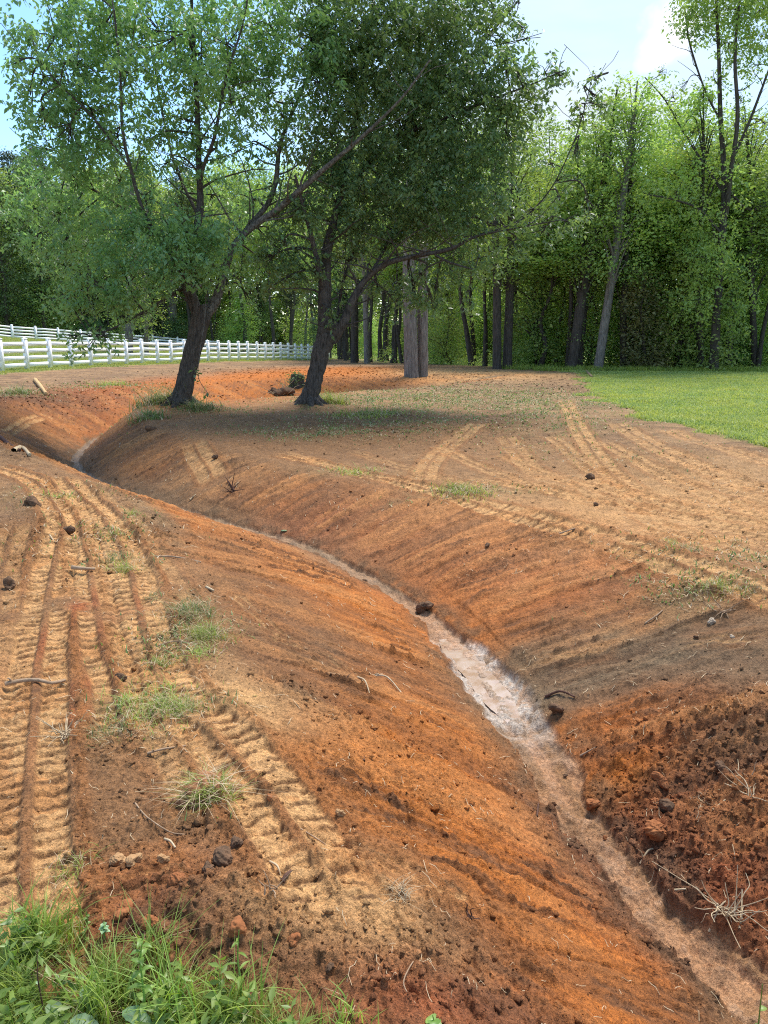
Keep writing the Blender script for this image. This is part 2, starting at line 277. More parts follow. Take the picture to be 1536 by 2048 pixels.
EDGE = np.array([(-75, 92), (-45, 90), (-30, 104), (-12, 100), (-4, 74), (-1, 58), (3, 46), (7, 38.5), (12, 37), (20, 36.5), (32, 36.5), (60, 38)])
def edge_y(x): return np.interp(x, EDGE[:, 0], EDGE[:, 1])
def ground(x, y):
    x = np.asarray(x, np.float32); y = np.asarray(y, np.float32)
    z, t, d0, s, left, inside, zf = base(x, y)
    n1 = fbm(x*.9, y*.9, 5, 1); n2 = fbm(x*4, y*4, 5, 2); n3 = fbm(x*14, y*14, 4, 3); nl = fbm(x*.25+9, y*.25, 3, 4)
    slope = inside*sst(.04, .18, t)*(1-sst(.8, 1.0, t))
    # grading streaks run down the slopes, at right angles to the ditch
    u = s+np.where(left, -1, 1)*(d0*.24)+(n2-.5)*.10
    st1 = fbm(u*5.0, d0*.5, 3, 5, .5); st2 = fbm(u*16, d0*1.0, 3, 6, .5)
    rough = np.zeros_like(z)
    for cx, cy, rx, ry, k in ROUGH: rough = np.maximum(rough, k*blob(x, y, cx, cy, rx, ry))
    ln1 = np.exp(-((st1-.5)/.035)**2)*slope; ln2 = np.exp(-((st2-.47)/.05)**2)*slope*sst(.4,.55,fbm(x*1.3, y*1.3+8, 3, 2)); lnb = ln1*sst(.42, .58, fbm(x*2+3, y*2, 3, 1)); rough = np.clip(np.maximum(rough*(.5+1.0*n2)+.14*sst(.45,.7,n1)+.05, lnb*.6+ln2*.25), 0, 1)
    lawn = lawn_mask(x, y); fg = fencegrass(x, y); sp = np.zeros_like(z)
    for cx, cy, rx, ry, k in SPARSE: sp = np.maximum(sp, k*blob(x, y, cx, cy, rx, ry, 1.2))
    # macro unevenness
    z = z+(n1-.5)*.09*(1-.6*(d0 < .3))+(n2-.5)*.035
    z = z+slope*((st1-.5)*.06+(st2-.5)*.025)+(n3-.5)*(.022+.05*rough)+(np.abs(fbm(x*30, y*30, 3, 5)-.5)-.12)*-(.012+.03*rough)
    z = z+.05*blob(x, y, _rw[3][0], _rw[3][1], .4, .25)+.07*blob(x, y, _rw[4][0], _rw[4][1], .4, .2)+.1*blob(x, y, -9.3, 17.8, 1.5, 1.8)
    z = z+.12*blob(x, y, -4.5, 17.4, 1.1, .8)+.1*blob(x, y, -1.75, 18.1, .9, .6)
    z = z+lnb*.016-ln2*.010
    # colour
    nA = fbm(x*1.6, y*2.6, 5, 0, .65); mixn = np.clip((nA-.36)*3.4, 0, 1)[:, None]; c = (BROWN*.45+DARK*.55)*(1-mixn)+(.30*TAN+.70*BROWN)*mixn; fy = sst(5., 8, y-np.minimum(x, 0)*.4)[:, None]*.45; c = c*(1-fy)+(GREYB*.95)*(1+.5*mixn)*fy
    band = (inside*sst(.1, .3, t)*(1-sst(.72, 1.0, t+(n1-.5)*.35)))[:, None]
    orr = ORANGE*(1-(nl[:, None]*1.2-.2).clip(0, 1)*.4)+DEEP*((nl[:, None]*1.2-.2).clip(0, 1)*.4)
    c = c*(1-band)+orr*band
    for cx, cy, rx, ry, cc, k in PATCH:
        m = np.clip(k*blob(x, y, cx, cy, rx, ry)*1.5*(.45+1.1*n2), 0, 1)
        mm = m > .02
        if mm.any(): c[mm] = c[mm]*(1-m[mm][:, None])+cc*m[mm][:, None]
    stv = (slope*(sst(.5, .72, st1)*.35+sst(.5,.75,st2)*.18))[:, None]; c = c*(1-stv)+(TAN*.55+ORANGE*.45)*stv
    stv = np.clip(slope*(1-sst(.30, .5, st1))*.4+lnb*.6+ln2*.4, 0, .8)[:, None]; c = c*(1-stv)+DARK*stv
    rr = (sst(.25, .8, rough)*.5)[:, None]; c = c*(1-rr)+c*.8*rr
    # treads
    for P, hw, pitch, k in TRK:
        m = (x > P[:, 0].min()-.5) & (x < P[:, 0].max()+.5) & (y > P[:, 1].min()-.5) & (y < P[:, 1].max()+.5)
        if not m.any(): continue
        xx = x[m]; yy = y[m]; d, ss, g = near_poly(xx, yy, P); dd = np.where(g > 0, d, -d)
        ends = sst(0, .25, ss)*(1-sst(ss.max()-.25, ss.max(), ss)) if ss.max() > .6 else 1
        wob = fbm(xx*3, yy*3, 3, 6); wb2 = fbm(xx*16, yy*16, 3, 7); keep = sst(.24, .40, fbm(xx*1.7+5, yy*1.7, 3, 2)+.12*k)
        a = np.abs(dd+(wob-.5)*.03); lane = sst(.012, .032, a)*(1-sst(hw-.012, hw+.012, a))*ends*keep*k
        side = np.exp(-((a-hw-.045)/.035)**2)*ends*keep*k
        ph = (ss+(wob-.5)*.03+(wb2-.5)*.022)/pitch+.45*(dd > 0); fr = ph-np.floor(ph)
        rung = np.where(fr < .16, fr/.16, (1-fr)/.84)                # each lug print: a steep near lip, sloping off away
        rv = vn(np.floor(ph)*7.3, np.where(dd > 0, 3., 9.), 4)
        z[m] += lane*(-.025+.014*rung*(.6+.8*rv)+(n3[m]-.5)*.012)+side*(.009+.014*(n2[m]-.5))+np.exp(-(a/.02)**2)*ends*keep*k*.004
        rough[m] = np.maximum(rough[m]*(1-lane*.9), side*.4)
        tn = np.clip(lane*.95, 0, 1)[:, None]; q = n1[m][:, None]; tc_ = TAN*(.95+.4*q)*(1-.2*rv[:, None])
        tc_ = tc_*(1-.3*(n2[m] > .58)[:, None])+(.3*(n2[m] > .58)[:, None])*ORANGE
        c[m] = c[m]*(1-tn)+tc_*tn
        cs = np.clip((lane > .2)*np.maximum(np.exp(-(fr/.11)**2), np.exp(-((1-fr)/.08)**2))*k*1.3*sst(.3, .5, wb2), 0, 1)[:, None]*.9; c[m] = c[m]*(1-cs)+BROWN*.8*cs  # browner lug grooves, the shade under each near lip painted in
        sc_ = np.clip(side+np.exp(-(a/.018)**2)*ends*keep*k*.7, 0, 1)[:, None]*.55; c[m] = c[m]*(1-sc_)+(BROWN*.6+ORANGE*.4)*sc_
    # channel bed
    hw = (.09+.08*(vn(s*1.3, s*0, 2)))*(1-.35*sst(_s_white+.8, _s_white+2, s))+.09*np.exp(-((s-_s_white)/.75)**2)
    bed = 1-sst(hw*.85, hw*1.12, d0+(n2-.5)*.14+(n3-.5)*.05); bed = bed*inside
    bn = fbm(u*3, d0*14, 4, 7); q = bn[:, None]
    bc = PINK*(1-sst(.45, .7, q))+GREYB*sst(.45, .7, q); bc = bc*(1-.6*sst(.58, .75, n3)[:, None])+PALE*.6*sst(.58, .75, n3)[:, None]
    dn = (1-sst(_s_white-1.1, _s_white-.6, s))[:, None]; bc = bc*(.72-.25*dn)+(ORANGE*.3+TAN*.3+BROWN*.4)*(.28+.25*dn); up = sst(_s_white+1.2, _s_white+2.4, s)[:, None]; bc = bc*(1-.5*up)+(GREYB*1.1)*.5*up
    wz = np.exp(-((s-_s_white-.1)/.85)**4)[:, None]*(.25+.75*sst(.30, .50, n3)[:, None])*(1-.75*np.exp(-((d0-.03)/.07)**2)[:, None]*sst(-.5, .1, s-_s_white)[:, None])  # pale silt zone, with the wet bed's sky reflection painted into its colour
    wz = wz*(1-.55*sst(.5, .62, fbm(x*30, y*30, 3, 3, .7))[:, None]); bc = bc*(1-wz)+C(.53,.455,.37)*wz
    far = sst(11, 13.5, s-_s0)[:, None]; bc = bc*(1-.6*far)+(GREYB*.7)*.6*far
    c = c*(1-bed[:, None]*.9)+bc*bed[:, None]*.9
    z = z-bed*.03+bed*((bn-.5)*.05+(n3-.5)*.03)
    edge = np.exp(-((d0-hw*1.4)/.10)**2)*inside*sst(.35, .6, n2); rough = np.maximum(rough, edge*.35); c = c*(1-.65*edge[:, None])+(GREYB*.75)*.5*edge[:, None]
    wet = bed*.9; rough = rough*(1-bed*.9)
    # clods
    near = (y < 24)
    if near.any():
        xx, yy, rg = x[near], y[near], rough[near]
        wx = (fbm(xx*34, yy*34, 2, 1)-.5); wy = (fbm(xx*34+7, yy*34, 2, 4)-.5); xx = xx+wx*.05; yy = yy+wy*.05
        cl = clods(xx, yy, .13, .55, 1)*.036*sst(.55, .95, rg)+clods(xx, yy, .05, .5, 3)*.028*sst(.25, .7, rg)*(.3+1.4*n2[near])+clods(xx, yy, .024, .8, 5)*.013*(.3+sst(.05, .4, rg))
        cl += clods(xx, yy, .08, .03, 6)*.014*(1-bed[near])*sst(.42, .6, n1[near])+clods(xx, yy, .034, .22, 2)*.010*(1-bed[near])*sst(.45, .62, n2[near])
        z[near] += cl*(1-.85*sst(.2,.6,lawn[near]))
    spk = (sst(.52, .70, fbm(x*22, y*22, 3, 6, .7))*.34*(1-bed)*(1-.0*rough))[:, None]; c = c*(1-spk)+(c*.35+DARK*.25)*spk
    # vegetation colour on the ground
    ff = sst(-1, 1.5, y-edge_y(x))[:, None]*.8; c = c*(1-ff)+(OLIVE*1.2)*ff
    gr = np.maximum(lawn, fg)[:, None]; gl = GREEN*(.8+.5*n1[:, None]); c = c*(1-gr*.9)+gl*gr*.9
    m = (np.clip(sp*1.4*sst(.40, .6, n2*.6+n3*.4), 0, 1)*.45)[:, None]; c = c*(1-m)+OLIVE*m
    return z, c, wet, rough, lawn, fg, sp, bed
_w0 = ground_at([(985,1370),(1430,2000)]); _q = near_poly(_w0[:, 0], _w0[:, 1], CHs[:, :2])[1]; _s_white = float(_q[0]); _s0 = float(_q[1])
def gz(x, y):
    x = np.atleast_1d(np.asarray(x, np.float32)); y = np.atleast_1d(np.asarray(y, np.float32)); return ground(x, y)[0]
def gz1(x, y): return float(gz(x, y)[0])
def px_on(pts):
    w = ground_at(pts); z = gz(w[:, 0], w[:, 1]); return np.column_stack([w, z])

# ---------------------------------------------------------------- materials
def newmat(name):
    m = bpy.data.materials.new(name); m.use_nodes = True; t = m.node_tree; b = t.nodes['Principled BSDF']; return m, t, b
def lk(t, a, b): t.links.new(a, b)
def ground_mat():
    m, t, b = newmat('clay_soil'); nd = t.nodes
    at = nd.new('ShaderNodeAttribute'); at.attribute_name = 'Col'; aw = nd.new('ShaderNodeAttribute'); aw.attribute_name = 'wet'
    tc = nd.new('ShaderNodeTexCoord')
    def nz(sc, det, r=.6):
        n = nd.new('ShaderNodeTexNoise'); n.inputs['Scale'].default_value = sc; n.inputs['Detail'].default_value = det; n.inputs['Roughness'].default_value = r; lk(t, tc.outputs['Object'], n.inputs['Vector']); return n
    a = nz(55, 5, .7); c = nz(7, 5, .6); g = nz(190, 3, .6)
    r1 = nd.new('ShaderNodeMapRange'); r1.inputs[1].default_value = .3; r1.inputs[2].default_value = .7; r1.inputs[3].default_value = .55; r1.inputs[4].default_value = 1.5; lk(t, a.outputs['Fac'], r1.inputs[0])
    r2 = nd.new('ShaderNodeMapRange'); r2.inputs[1].default_value = .3; r2.inputs[2].default_value = .7; r2.inputs[3].default_value = .8; r2.inputs[4].default_value = 1.2; lk(t, c.outputs['Fac'], r2.inputs[0])
    mu = nd.new('ShaderNodeMath'); mu.operation = 'MULTIPLY'; lk(t, r1.outputs[0], mu.inputs[0]); lk(t, r2.outputs[0], mu.inputs[1])
    r3 = nd.new('ShaderNodeMapRange'); r3.inputs[1].default_value = .35; r3.inputs[2].default_value = .65; r3.inputs[3].default_value = .70; r3.inputs[4].default_value = 1.32; lk(t, g.outputs['Fac'], r3.inputs[0])
    mu2 = nd.new('ShaderNodeMath'); mu2.operation = 'MULTIPLY'; lk(t, mu.outputs[0], mu2.inputs[0]); lk(t, r3.outputs[0], mu2.inputs[1]); mu = mu2
    vm = nd.new('ShaderNodeVectorMath'); vm.operation = 'SCALE'; lk(t, at.outputs['Color'], vm.inputs[0]); lk(t, mu.outputs[0], vm.inputs['Scale'])
    lk(t, vm.outputs[0], b.inputs['Base Color'])
    rr = nd.new('ShaderNodeMapRange'); rr.inputs[3].default_value = .93; rr.inputs[4].default_value = .55; lk(t, aw.outputs['Fac'], rr.inputs[0]); lk(t, rr.outputs[0], b.inputs['Roughness'])
    b.inputs['Specular IOR Level'].default_value = .28
    b1 = nd.new('ShaderNodeBump'); b1.inputs['Strength'].default_value = .9; b1.inputs['Distance'].default_value = .022; lk(t, a.outputs['Fac'], b1.inputs['Height'])
    b2 = nd.new('ShaderNodeBump'); b2.inputs['Strength'].default_value = .7; b2.inputs['Distance'].default_value = .008; lk(t, g.outputs['Fac'], b2.inputs['Height']); lk(t, b1.outputs[0], b2.inputs['Normal'])
    lk(t, b2.outputs[0], b.inputs['Normal']); return m
def leaf_mat(name, col, col2, trans=.35, rough=.5, spec=.35, patch=.9):
    m, t, b = newmat(name); nd = t.nodes
    tc = nd.new('ShaderNodeTexCoord'); oi = nd.new('ShaderNodeObjectInfo'); gm = nd.new('ShaderNodeNewGeometry')
    mx = nd.new('ShaderNodeMixRGB'); mx.inputs[1].default_value = (*col, 1); mx.inputs[2].default_value = (*col2, 1); lk(t, gm.outputs['Random Per Island'], mx.inputs[0])
    hv = nd.new('ShaderNodeHueSaturation'); lk(t, mx.outputs[0], hv.inputs['Color'])
    a = nd.new('ShaderNodeMapRange'); a.inputs[3].default_value = .485; a.inputs[4].default_value = .512; lk(t, oi.outputs['Random'], a.inputs[0]); lk(t, a.outputs[0], hv.inputs['Hue'])
    v = nd.new('ShaderNodeMapRange'); v.inputs[3].default_value = .75; v.inputs[4].default_value = 1.25; lk(t, oi.outputs['Random'], v.inputs[0]); lk(t, v.outputs[0], hv.inputs['Value'])
    b.inputs['Roughness'].default_value = rough; b.inputs['Specular IOR Level'].default_value = spec
    pn = nd.new('ShaderNodeTexNoise'); pn.inputs['Scale'].default_value = patch; pn.inputs['Detail'].default_value = 3; lk(t, tc.outputs['Object'], pn.inputs['Vector'])
    pr = nd.new('ShaderNodeMapRange'); pr.inputs[1].default_value = .35; pr.inputs[2].default_value = .65; pr.inputs[3].default_value = .0; pr.inputs[4].default_value = 1; lk(t, pn.outputs['Fac'], pr.inputs[0])
    h3 = nd.new('ShaderNodeMixRGB'); h3.blend_type = 'MULTIPLY'; lk(t, pr.outputs[0], h3.inputs[0]); h3.inputs[2].default_value = (1.35, 1.15, 1.0, 1); lk(t, hv.outputs[0], h3.inputs[1]); hv = h3
    lk(t, hv.outputs[0], b.inputs['Base Color'])
    tr = nd.new('ShaderNodeBsdfTranslucent'); h2 = nd.new('ShaderNodeMixRGB'); h2.blend_type = 'MULTIPLY'; h2.inputs[0].default_value = 1; h2.inputs[2].default_value = (1.4, 1.4, .75, 1); lk(t, hv.outputs[0], h2.inputs[1]); lk(t, h2.outputs[0], tr.inputs[0])
    ms = nd.new('ShaderNodeMixShader'); ms.inputs[0].default_value = trans; lk(t, b.outputs[0], ms.inputs[1]); lk(t, tr.outputs[0], ms.inputs[2])
    lk(t, ms.outputs[0], nd['Material Output'].inputs[0]); return m
def noise_mat(name, c1, c2, sc=8, rough=.9, bump=.02, stretch=(1, 1, 1), spec=.2, bstr=1.0):
    m, t, b = newmat(name); nd = t.nodes; tc = nd.new('ShaderNodeTexCoord'); mp = nd.new('ShaderNodeMapping'); mp.inputs['Scale'].default_value = stretch
    n = nd.new('ShaderNodeTexNoise'); n.inputs['Scale'].default_value = sc; n.inputs['Detail'].default_value = 6; n.inputs['Roughness'].default_value = .65
    lk(t, tc.outputs['Object'], mp.inputs[0]); lk(t, mp.outputs[0], n.inputs['Vector'])
    r = nd.new('ShaderNodeValToRGB'); r.color_ramp.elements[0].position = .35; r.color_ramp.elements[1].position = .65; r.color_ramp.elements[0].color = (*c1, 1); r.color_ramp.elements[1].color = (*c2, 1)
    lk(t, n.outputs['Fac'], r.inputs[0]); lk(t, r.outputs[0], b.inputs['Base Color']); b.inputs['Roughness'].default_value = rough; b.inputs['Specular IOR Level'].default_value = spec
    if bump:
        bp = nd.new('ShaderNodeBump'); bp.inputs['Distance'].default_value = bump; bp.inputs['Strength'].default_value = bstr; lk(t, n.outputs['Fac'], bp.inputs['Height']); lk(t, bp.outputs[0], b.inputs['Normal'])
    return m
M = dict(
 ground=ground_mat(),
 leafA=leaf_mat('foreground_leaves', (.11,.215,.10), (.19,.335,.15), .5, .36, .6),
 leafB=leaf_mat('fresh_leaves', (.23,.35,.11), (.34,.46,.17), .5),
 leafC=leaf_mat('mid_green_leaves', (.18,.295,.09), (.27,.40,.13), .48),
 leafD=leaf_mat('dark_leaves', (.09,.17,.075), (.14,.24,.10), .4),
 leafP=leaf_mat('pine_needles', (.05,.085,.05), (.085,.125,.065), .2),
 leafR=leaf_mat('brownish_leaves', (.15,.17,.08), (.21,.23,.11), .4),
 grass=leaf_mat('lawn_blades', (.20,.28,.075), (.37,.43,.15), .35, .55, .3),
 grass2=leaf_mat('weed_blades', (.16,.27,.045), (.34,.45,.11), .4, .5, .35),
 grassd=leaf_mat('drab_grass', (.085,.16,.045), (.19,.26,.10), .3, .5, .3),  # darker, duller green for thin grass and some tufts
 weed=leaf_mat('weed_leaves', (.12,.23,.04), (.25,.38,.09), .4, .42, .5),
 paleleaf=leaf_mat('pale_leaf', (.16,.27,.13), (.22,.33,.17), .25, .4, .5),
 straw=noise_mat('dry_straw', (.34,.24,.13), (.55,.43,.27), 30, .8, 0),
 bark=noise_mat('dark_bark', (.035,.030,.025), (.12,.10,.085), 9, .95, .05, (3, 3, .6)),
 barkl=noise_mat('lichen_bark', (.035,.029,.024), (.20,.18,.15), 14, .95, .04, (2, 2, 1)),
 barkg=noise_mat('grey_bark', (.10,.088,.078), (.25,.225,.20), 6, .95, .04, (3, 3, .5)),
 barkf=noise_mat('forest_bark', (.035,.029,.024), (.095,.08,.068), 6, .95, .03, (3, 3, .5)),
 vinyl=noise_mat('white_vinyl', (.88,.89,.90), (.92,.92,.92), 2, .45, 0, spec=.4),
 clod=noise_mat('clay_clod', (.22,.095,.04), (.36,.17,.075), 25, .95, .012),
 clodd=noise_mat('dark_soil_clod', (.09,.055,.032), (.20,.11,.06), 22, .95, .02),
 clodt=noise_mat('dry_clay_clod', (.34,.19,.085), (.46,.27,.125), 20, .95, .01),
 wood=noise_mat('weathered_root', (.26,.16,.09), (.42,.29,.18), 18, .85, .01, (1, 1, 1)),
 woodd=noise_mat('dark_twig', (.06,.03,.02), (.14,.07,.045), 18, .85, .01),
 woodo=noise_mat('split_wood', (.50,.30,.12), (.65,.42,.2), 14, .8, .01),
 pale=noise_mat('pale_stone', (.36,.27,.18), (.46,.36,.25), 14, .8, .01),
 clodr=noise_mat('crumbly_red_clay', (.24,.085,.032), (.36,.14,.05), 16, .95, .01),
)
def water_mat():
    m, t, b = newmat('muddy_water'); nd = t.nodes; tc = nd.new('ShaderNodeTexCoord')
    n = nd.new('ShaderNodeTexNoise'); n.inputs['Scale'].default_value = 9; n.inputs['Detail'].default_value = 4; lk(t, tc.outputs['Object'], n.inputs['Vector'])
    r = nd.new('ShaderNodeValToRGB'); r.color_ramp.elements[0].color = (.36,.23,.14,1); r.color_ramp.elements[1].color = (.46,.34,.25,1); r.color_ramp.elements[0].position = .4; r.color_ramp.elements[1].position = .6; lk(t, n.outputs['Fac'], r.inputs[0]); lk(t, r.outputs[0], b.inputs['Base Color'])
    b.inputs['Roughness'].default_value = .12; b.inputs['IOR'].default_value = 1.45; b.inputs['Specular IOR Level'].default_value = .9; b.inputs['Coat Weight'].default_value = .25; b.inputs['Coat Roughness'].default_value = .06
    n2 = nd.new('ShaderNodeTexNoise'); n2.inputs['Scale'].default_value = 70; n2.inputs['Detail'].default_value = 3; lk(t, tc.outputs['Object'], n2.inputs['Vector'])
    bp = nd.new('ShaderNodeBump'); bp.inputs['Distance'].default_value = .003; bp.inputs['Strength'].default_value = .6; lk(t, n2.outputs['Fac'], bp.inputs['Height']); lk(t, bp.outputs[0], b.inputs['Normal']); lk(t, bp.outputs[0], b.inputs['Coat Normal'])
    return m
M['water'] = water_mat()

# ---------------------------------------------------------------- ground sheet: finer where it is close
ys = [-6., -4, -2.5, -1.2, -.3, .3, .7, 1.0]
while ys[-1] < 230: ys.append(ys[-1]+max(.0062, .0026*ys[-1] if ys[-1] < 13 else (.0026+.00045*(ys[-1]-13))*ys[-1]))
ys = np.array(ys, np.float32)
ui = np.linspace(-.58, .58, 1150); uo = .58+np.geomspace(.0015, 2.6, 110); us = np.r_[-uo[::-1], ui, uo].astype(np.float32)
YY, UU = np.meshgrid(ys, us, indexing='ij'); XX = UU*(np.maximum(YY, 0)+1.6)
gx, gy = XX.ravel(), YY.ravel(); gzv = np.empty_like(gx); gc = np.empty((len(gx), 3), np.float32); gw = np.empty_like(gx)
for a in range(0, len(gx), 400000):
    q = ground(gx[a:a+400000], gy[a:a+400000]); gzv[a:a+400000] = q[0]; gc[a:a+400000] = q[1]; gw[a:a+400000] = q[2]
nr, nc = XX.shape; idx = np.arange(nr*nc).reshape(nr, nc)
GF = np.stack([idx[:-1, :-1], idx[:-1, 1:], idx[1:, 1:], idx[1:, :-1]], -1).reshape(-1, 4)
print('ground verts', len(gx))
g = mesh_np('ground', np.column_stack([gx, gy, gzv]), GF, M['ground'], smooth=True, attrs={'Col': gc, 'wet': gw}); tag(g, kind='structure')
# shallow muddy water lying in the bed of the ditch
sw = _s_white
def water_patch(s0, s1, hw0, lift, seed, n=90, mean=0.):
    m = 26; S = np.linspace(s0, s1, n); cx = np.interp(S, CH_S, CHs[:, 0]); cy = np.interp(S, CH_S, CHs[:, 1])
    tx = np.gradient(cx); ty = np.gradient(cy); l = np.hypot(tx, ty); nx, ny = -ty/l, tx/l; V = []; mo = (fbm(S*2.3, S*0+4., 3, 2)-.5)*2*mean; cx = cx+nx*mo; cy = cy+ny*mo
    for i in range(n):
        e = sin(pi*i/(n-1))**.45; w = hw0*e*(.75+.5*float(vn(np.array([S[i]*3.]), np.array([seed*1.]), 3)[0]))
        for j in range(m): q = (j/(m-1)*2-1)*w; V.append((cx[i]+nx[i]*q, cy[i]+ny[i]*q, 0))
    V = np.array(V); gzz = gz(V[:, 0], V[:, 1]).reshape(n, m); lev = np.array([np.quantile(gzz[i], .45) for i in range(n)])
    k = np.ones(15)/15; lev = np.convolve(np.pad(lev, 7, mode='edge'), k, 'valid')+lift-.03*(1-np.sin(np.pi*np.linspace(0, 1, n))**.35)
    V[:, 2] = np.repeat(lev, m)+(fbm(V[:, 0]*25, V[:, 1]*25, 3, 1)-.5)*.010
    I = np.arange(n*m).reshape(n, m); F = np.stack([I[:-1, :-1], I[:-1, 1:], I[1:, 1:], I[1:, :-1]], -1).reshape(-1, 4)
    o = mesh_np('water', V, F, M['water'], smooth=True); tag(o, kind='structure'); return o
water_patch(sw-.6, sw+1.0, .12, .008, 1)

# ---------------------------------------------------------------- leaves
def leaves(Cn, size, rng, droop=.5, asp=.5, up=None):
    """diamond leaves, folded on the midrib. Cn (n,3)"""
    n = len(Cn); a = rng.random(n)*2*pi; d = np.stack([np.cos(a), np.sin(a), -droop+rng.normal(0, .45, n)], 1); d /= np.linalg.norm(d, axis=1)[:, None]
    r = rng.normal(0, 1, (n, 3)); r[:, 2] += .9*np.sign(r[:, 2]+.6); sd_ = np.cross(d, r); sd_ /= np.linalg.norm(sd_, axis=1)[:, None]+1e-9; nn = np.cross(sd_, d)
    L_ = (size*(.6+.8*rng.random(n)))[:, None]; w = L_*asp*.5
    V = np.stack([Cn, Cn+d*L_*.42+sd_*w+nn*w*.35, Cn+d*L_, Cn+d*L_*.42-sd_*w+nn*w*.35], 1).reshape(-1, 3)
    F = np.arange(n*4).reshape(n, 4); F = np.vstack([F[:, [0, 1, 2]], F[:, [0, 2, 3]]]); return V, F
def sprays(centres, per, spread, size, rng, flat=.6, droop=.5, asp=.5):
    n = len(centres); off = rng.normal(0, 1, (n, per, 3))*np.array([1, 1, flat])*spread*(.6+.8*rng.random((n, 1, 1)))
    P = (centres[:, None]+off).reshape(-1, 3); return leaves(P, size, rng, droop, asp)

# ---------------------------------------------------------------- the two big trees over the ditch and the tall one on the right
def PX(px, py, D):
    d = pixdir(px, py); k = D/d.y; return np.array([d.x*k, D, H_CAM+d.z*k])
def big_tree(name, label, cat, limbs, blobs, base_px, D0, leafmat, leaf, nleaf, seed, twig=True, per=26, group=None, tw=1.0, bark='bark'):
    rng = np.random.default_rng(seed); b = PX(*base_px, D0); b[2] = gz1(b[0], b[1])-.05
    root = empty(name, b); tag(root, label, cat, group)
    allp = []
    for i, (kind, pts, mat) in enumerate(limbs):
        P = np.array([PX(p[0], p[1], D0+p[3]) for p in pts]); R = np.array([p[2]/FPX*(D0+p[3])/2*tw for p in pts])
        if i == 0: P[0] = b
        if kind == 'trunk':
            R = np.r_[R[0]*1.25, R]; P = np.vstack([P[0]-[0, 0, .15], P[0]+[0, 0, .12], P[1:]])
        P, R = smooth_poly(P, R, 6); jit = rng.normal(0, 1, P.shape)*R[:, None]*.035; P = P+jit
        mb = MB(); mb.tube(P-b, R, 16, .16, seed+i); allp += [(p, r) for p, r in zip(P, R)][3:]
        # small twigs leaving the limb
        if kind != 'trunk' and twig:
            for q in range(3, len(P)-1, 2):
                if rng.random() < .75:
                    dv = rng.normal(0, 1, 3); dv[2] = abs(dv[2])*.6+.2; dv /= np.linalg.norm(dv); ln = .5+rng.random()*.9; e = [P[q]]
                    for w in range(4): dv = dv+rng.normal(0, .22, 3); e.append(e[-1]+dv*ln/4)
                    e = np.array(e); mb.tube(e-b, np.linspace(min(R[q]*.45, .03), .006, 5), 5)
        mb.build(kind, M[mat], root, smooth=True)
        if kind == 'trunk':
            for q in range(7):
                a = q*.9+rng.random()*.5; w = R[0]; ln = w*rng.uniform(1.7, 2.5); e = np.array([[0, 0, w*1.1], [cos(a)*ln*.38, sin(a)*ln*.38, w*.40], [cos(a)*ln*.75, sin(a)*ln*.75, w*.02], [cos(a+.2)*ln*1.1, sin(a+.2)*ln*1.1, -w*.15]])
                e[1:, 2] += [gz1(b[0]+v_[0], b[1]+v_[1])-b[2]-.05 for v_ in e[1:]]; PP, RR = smooth_poly(e, [w*.5, w*.38, w*.2, w*.06], 4); mb = MB(); mb.tube(PP, RR, 8, .15, q); mb.build('surface_root', M[mat], root, smooth=True)
    tot = sum(q[3]**2*q[4] for q in blobs); cs = []; AP = np.array([a[0] for a in allp]); mb = MB()
    for bx, by, dz, r, dens in blobs:
        mb = MB(); c0 = PX(bx, by, D0+dz); n = max(3, int(nleaf/per*r*r*dens/tot)); v = rng.normal(0, 1, (n, 3)); v /= np.linalg.norm(v, axis=1)[:, None]
        rad = r/FPX*D0*(rng.random(n)**.45)[:, None]; cs.append(c0+v*rad*np.array([1, 1.5, 1]))
        # a bough from the nearest limb into the blob
        k = np.argmin(((AP-c0)**2).sum(1)); e0 = AP[k]; mid = (e0+c0)/2+rng.normal(0, .12, 3)+[0, 0, .08]
        PP, RR = smooth_poly([e0, mid, c0], [min(allp[k][1]*.6, .035), .018, .007], 5); mb.tube(PP-b, RR, 6)
        for q in range(7):
            tip = c0+(v[q % n]*rad[q % n]*.9); PP, RR = smooth_poly([(mid+c0)/2, c0*.5+tip*.5+rng.normal(0, .05, 3), tip], [.012, .008, .004], 3); mb.tube(PP-b, RR, 4)
        mb.build('bough', M[bark], root, smooth=True)
    cs = np.vstack(cs); n = len(cs); ax = rng.normal(0, 1, (n, 3)); ax[:, 2] = ax[:, 2]*.5-.45; ax /= np.linalg.norm(ax, axis=1)[:, None]
    tt = rng.random((n, per, 1)); off = ax[:, None]*(tt-.4)*.55*(leaf/.11)+rng.normal(0, .055*(leaf/.11), (n, per, 3)); off[..., 2] -= .10*tt[..., 0]**2
    V, F = leaves((cs[:, None]+off).reshape(-1, 3), leaf, rng, .75, .46)
    mesh_np('crown', V-b, F, leafmat, root); return root

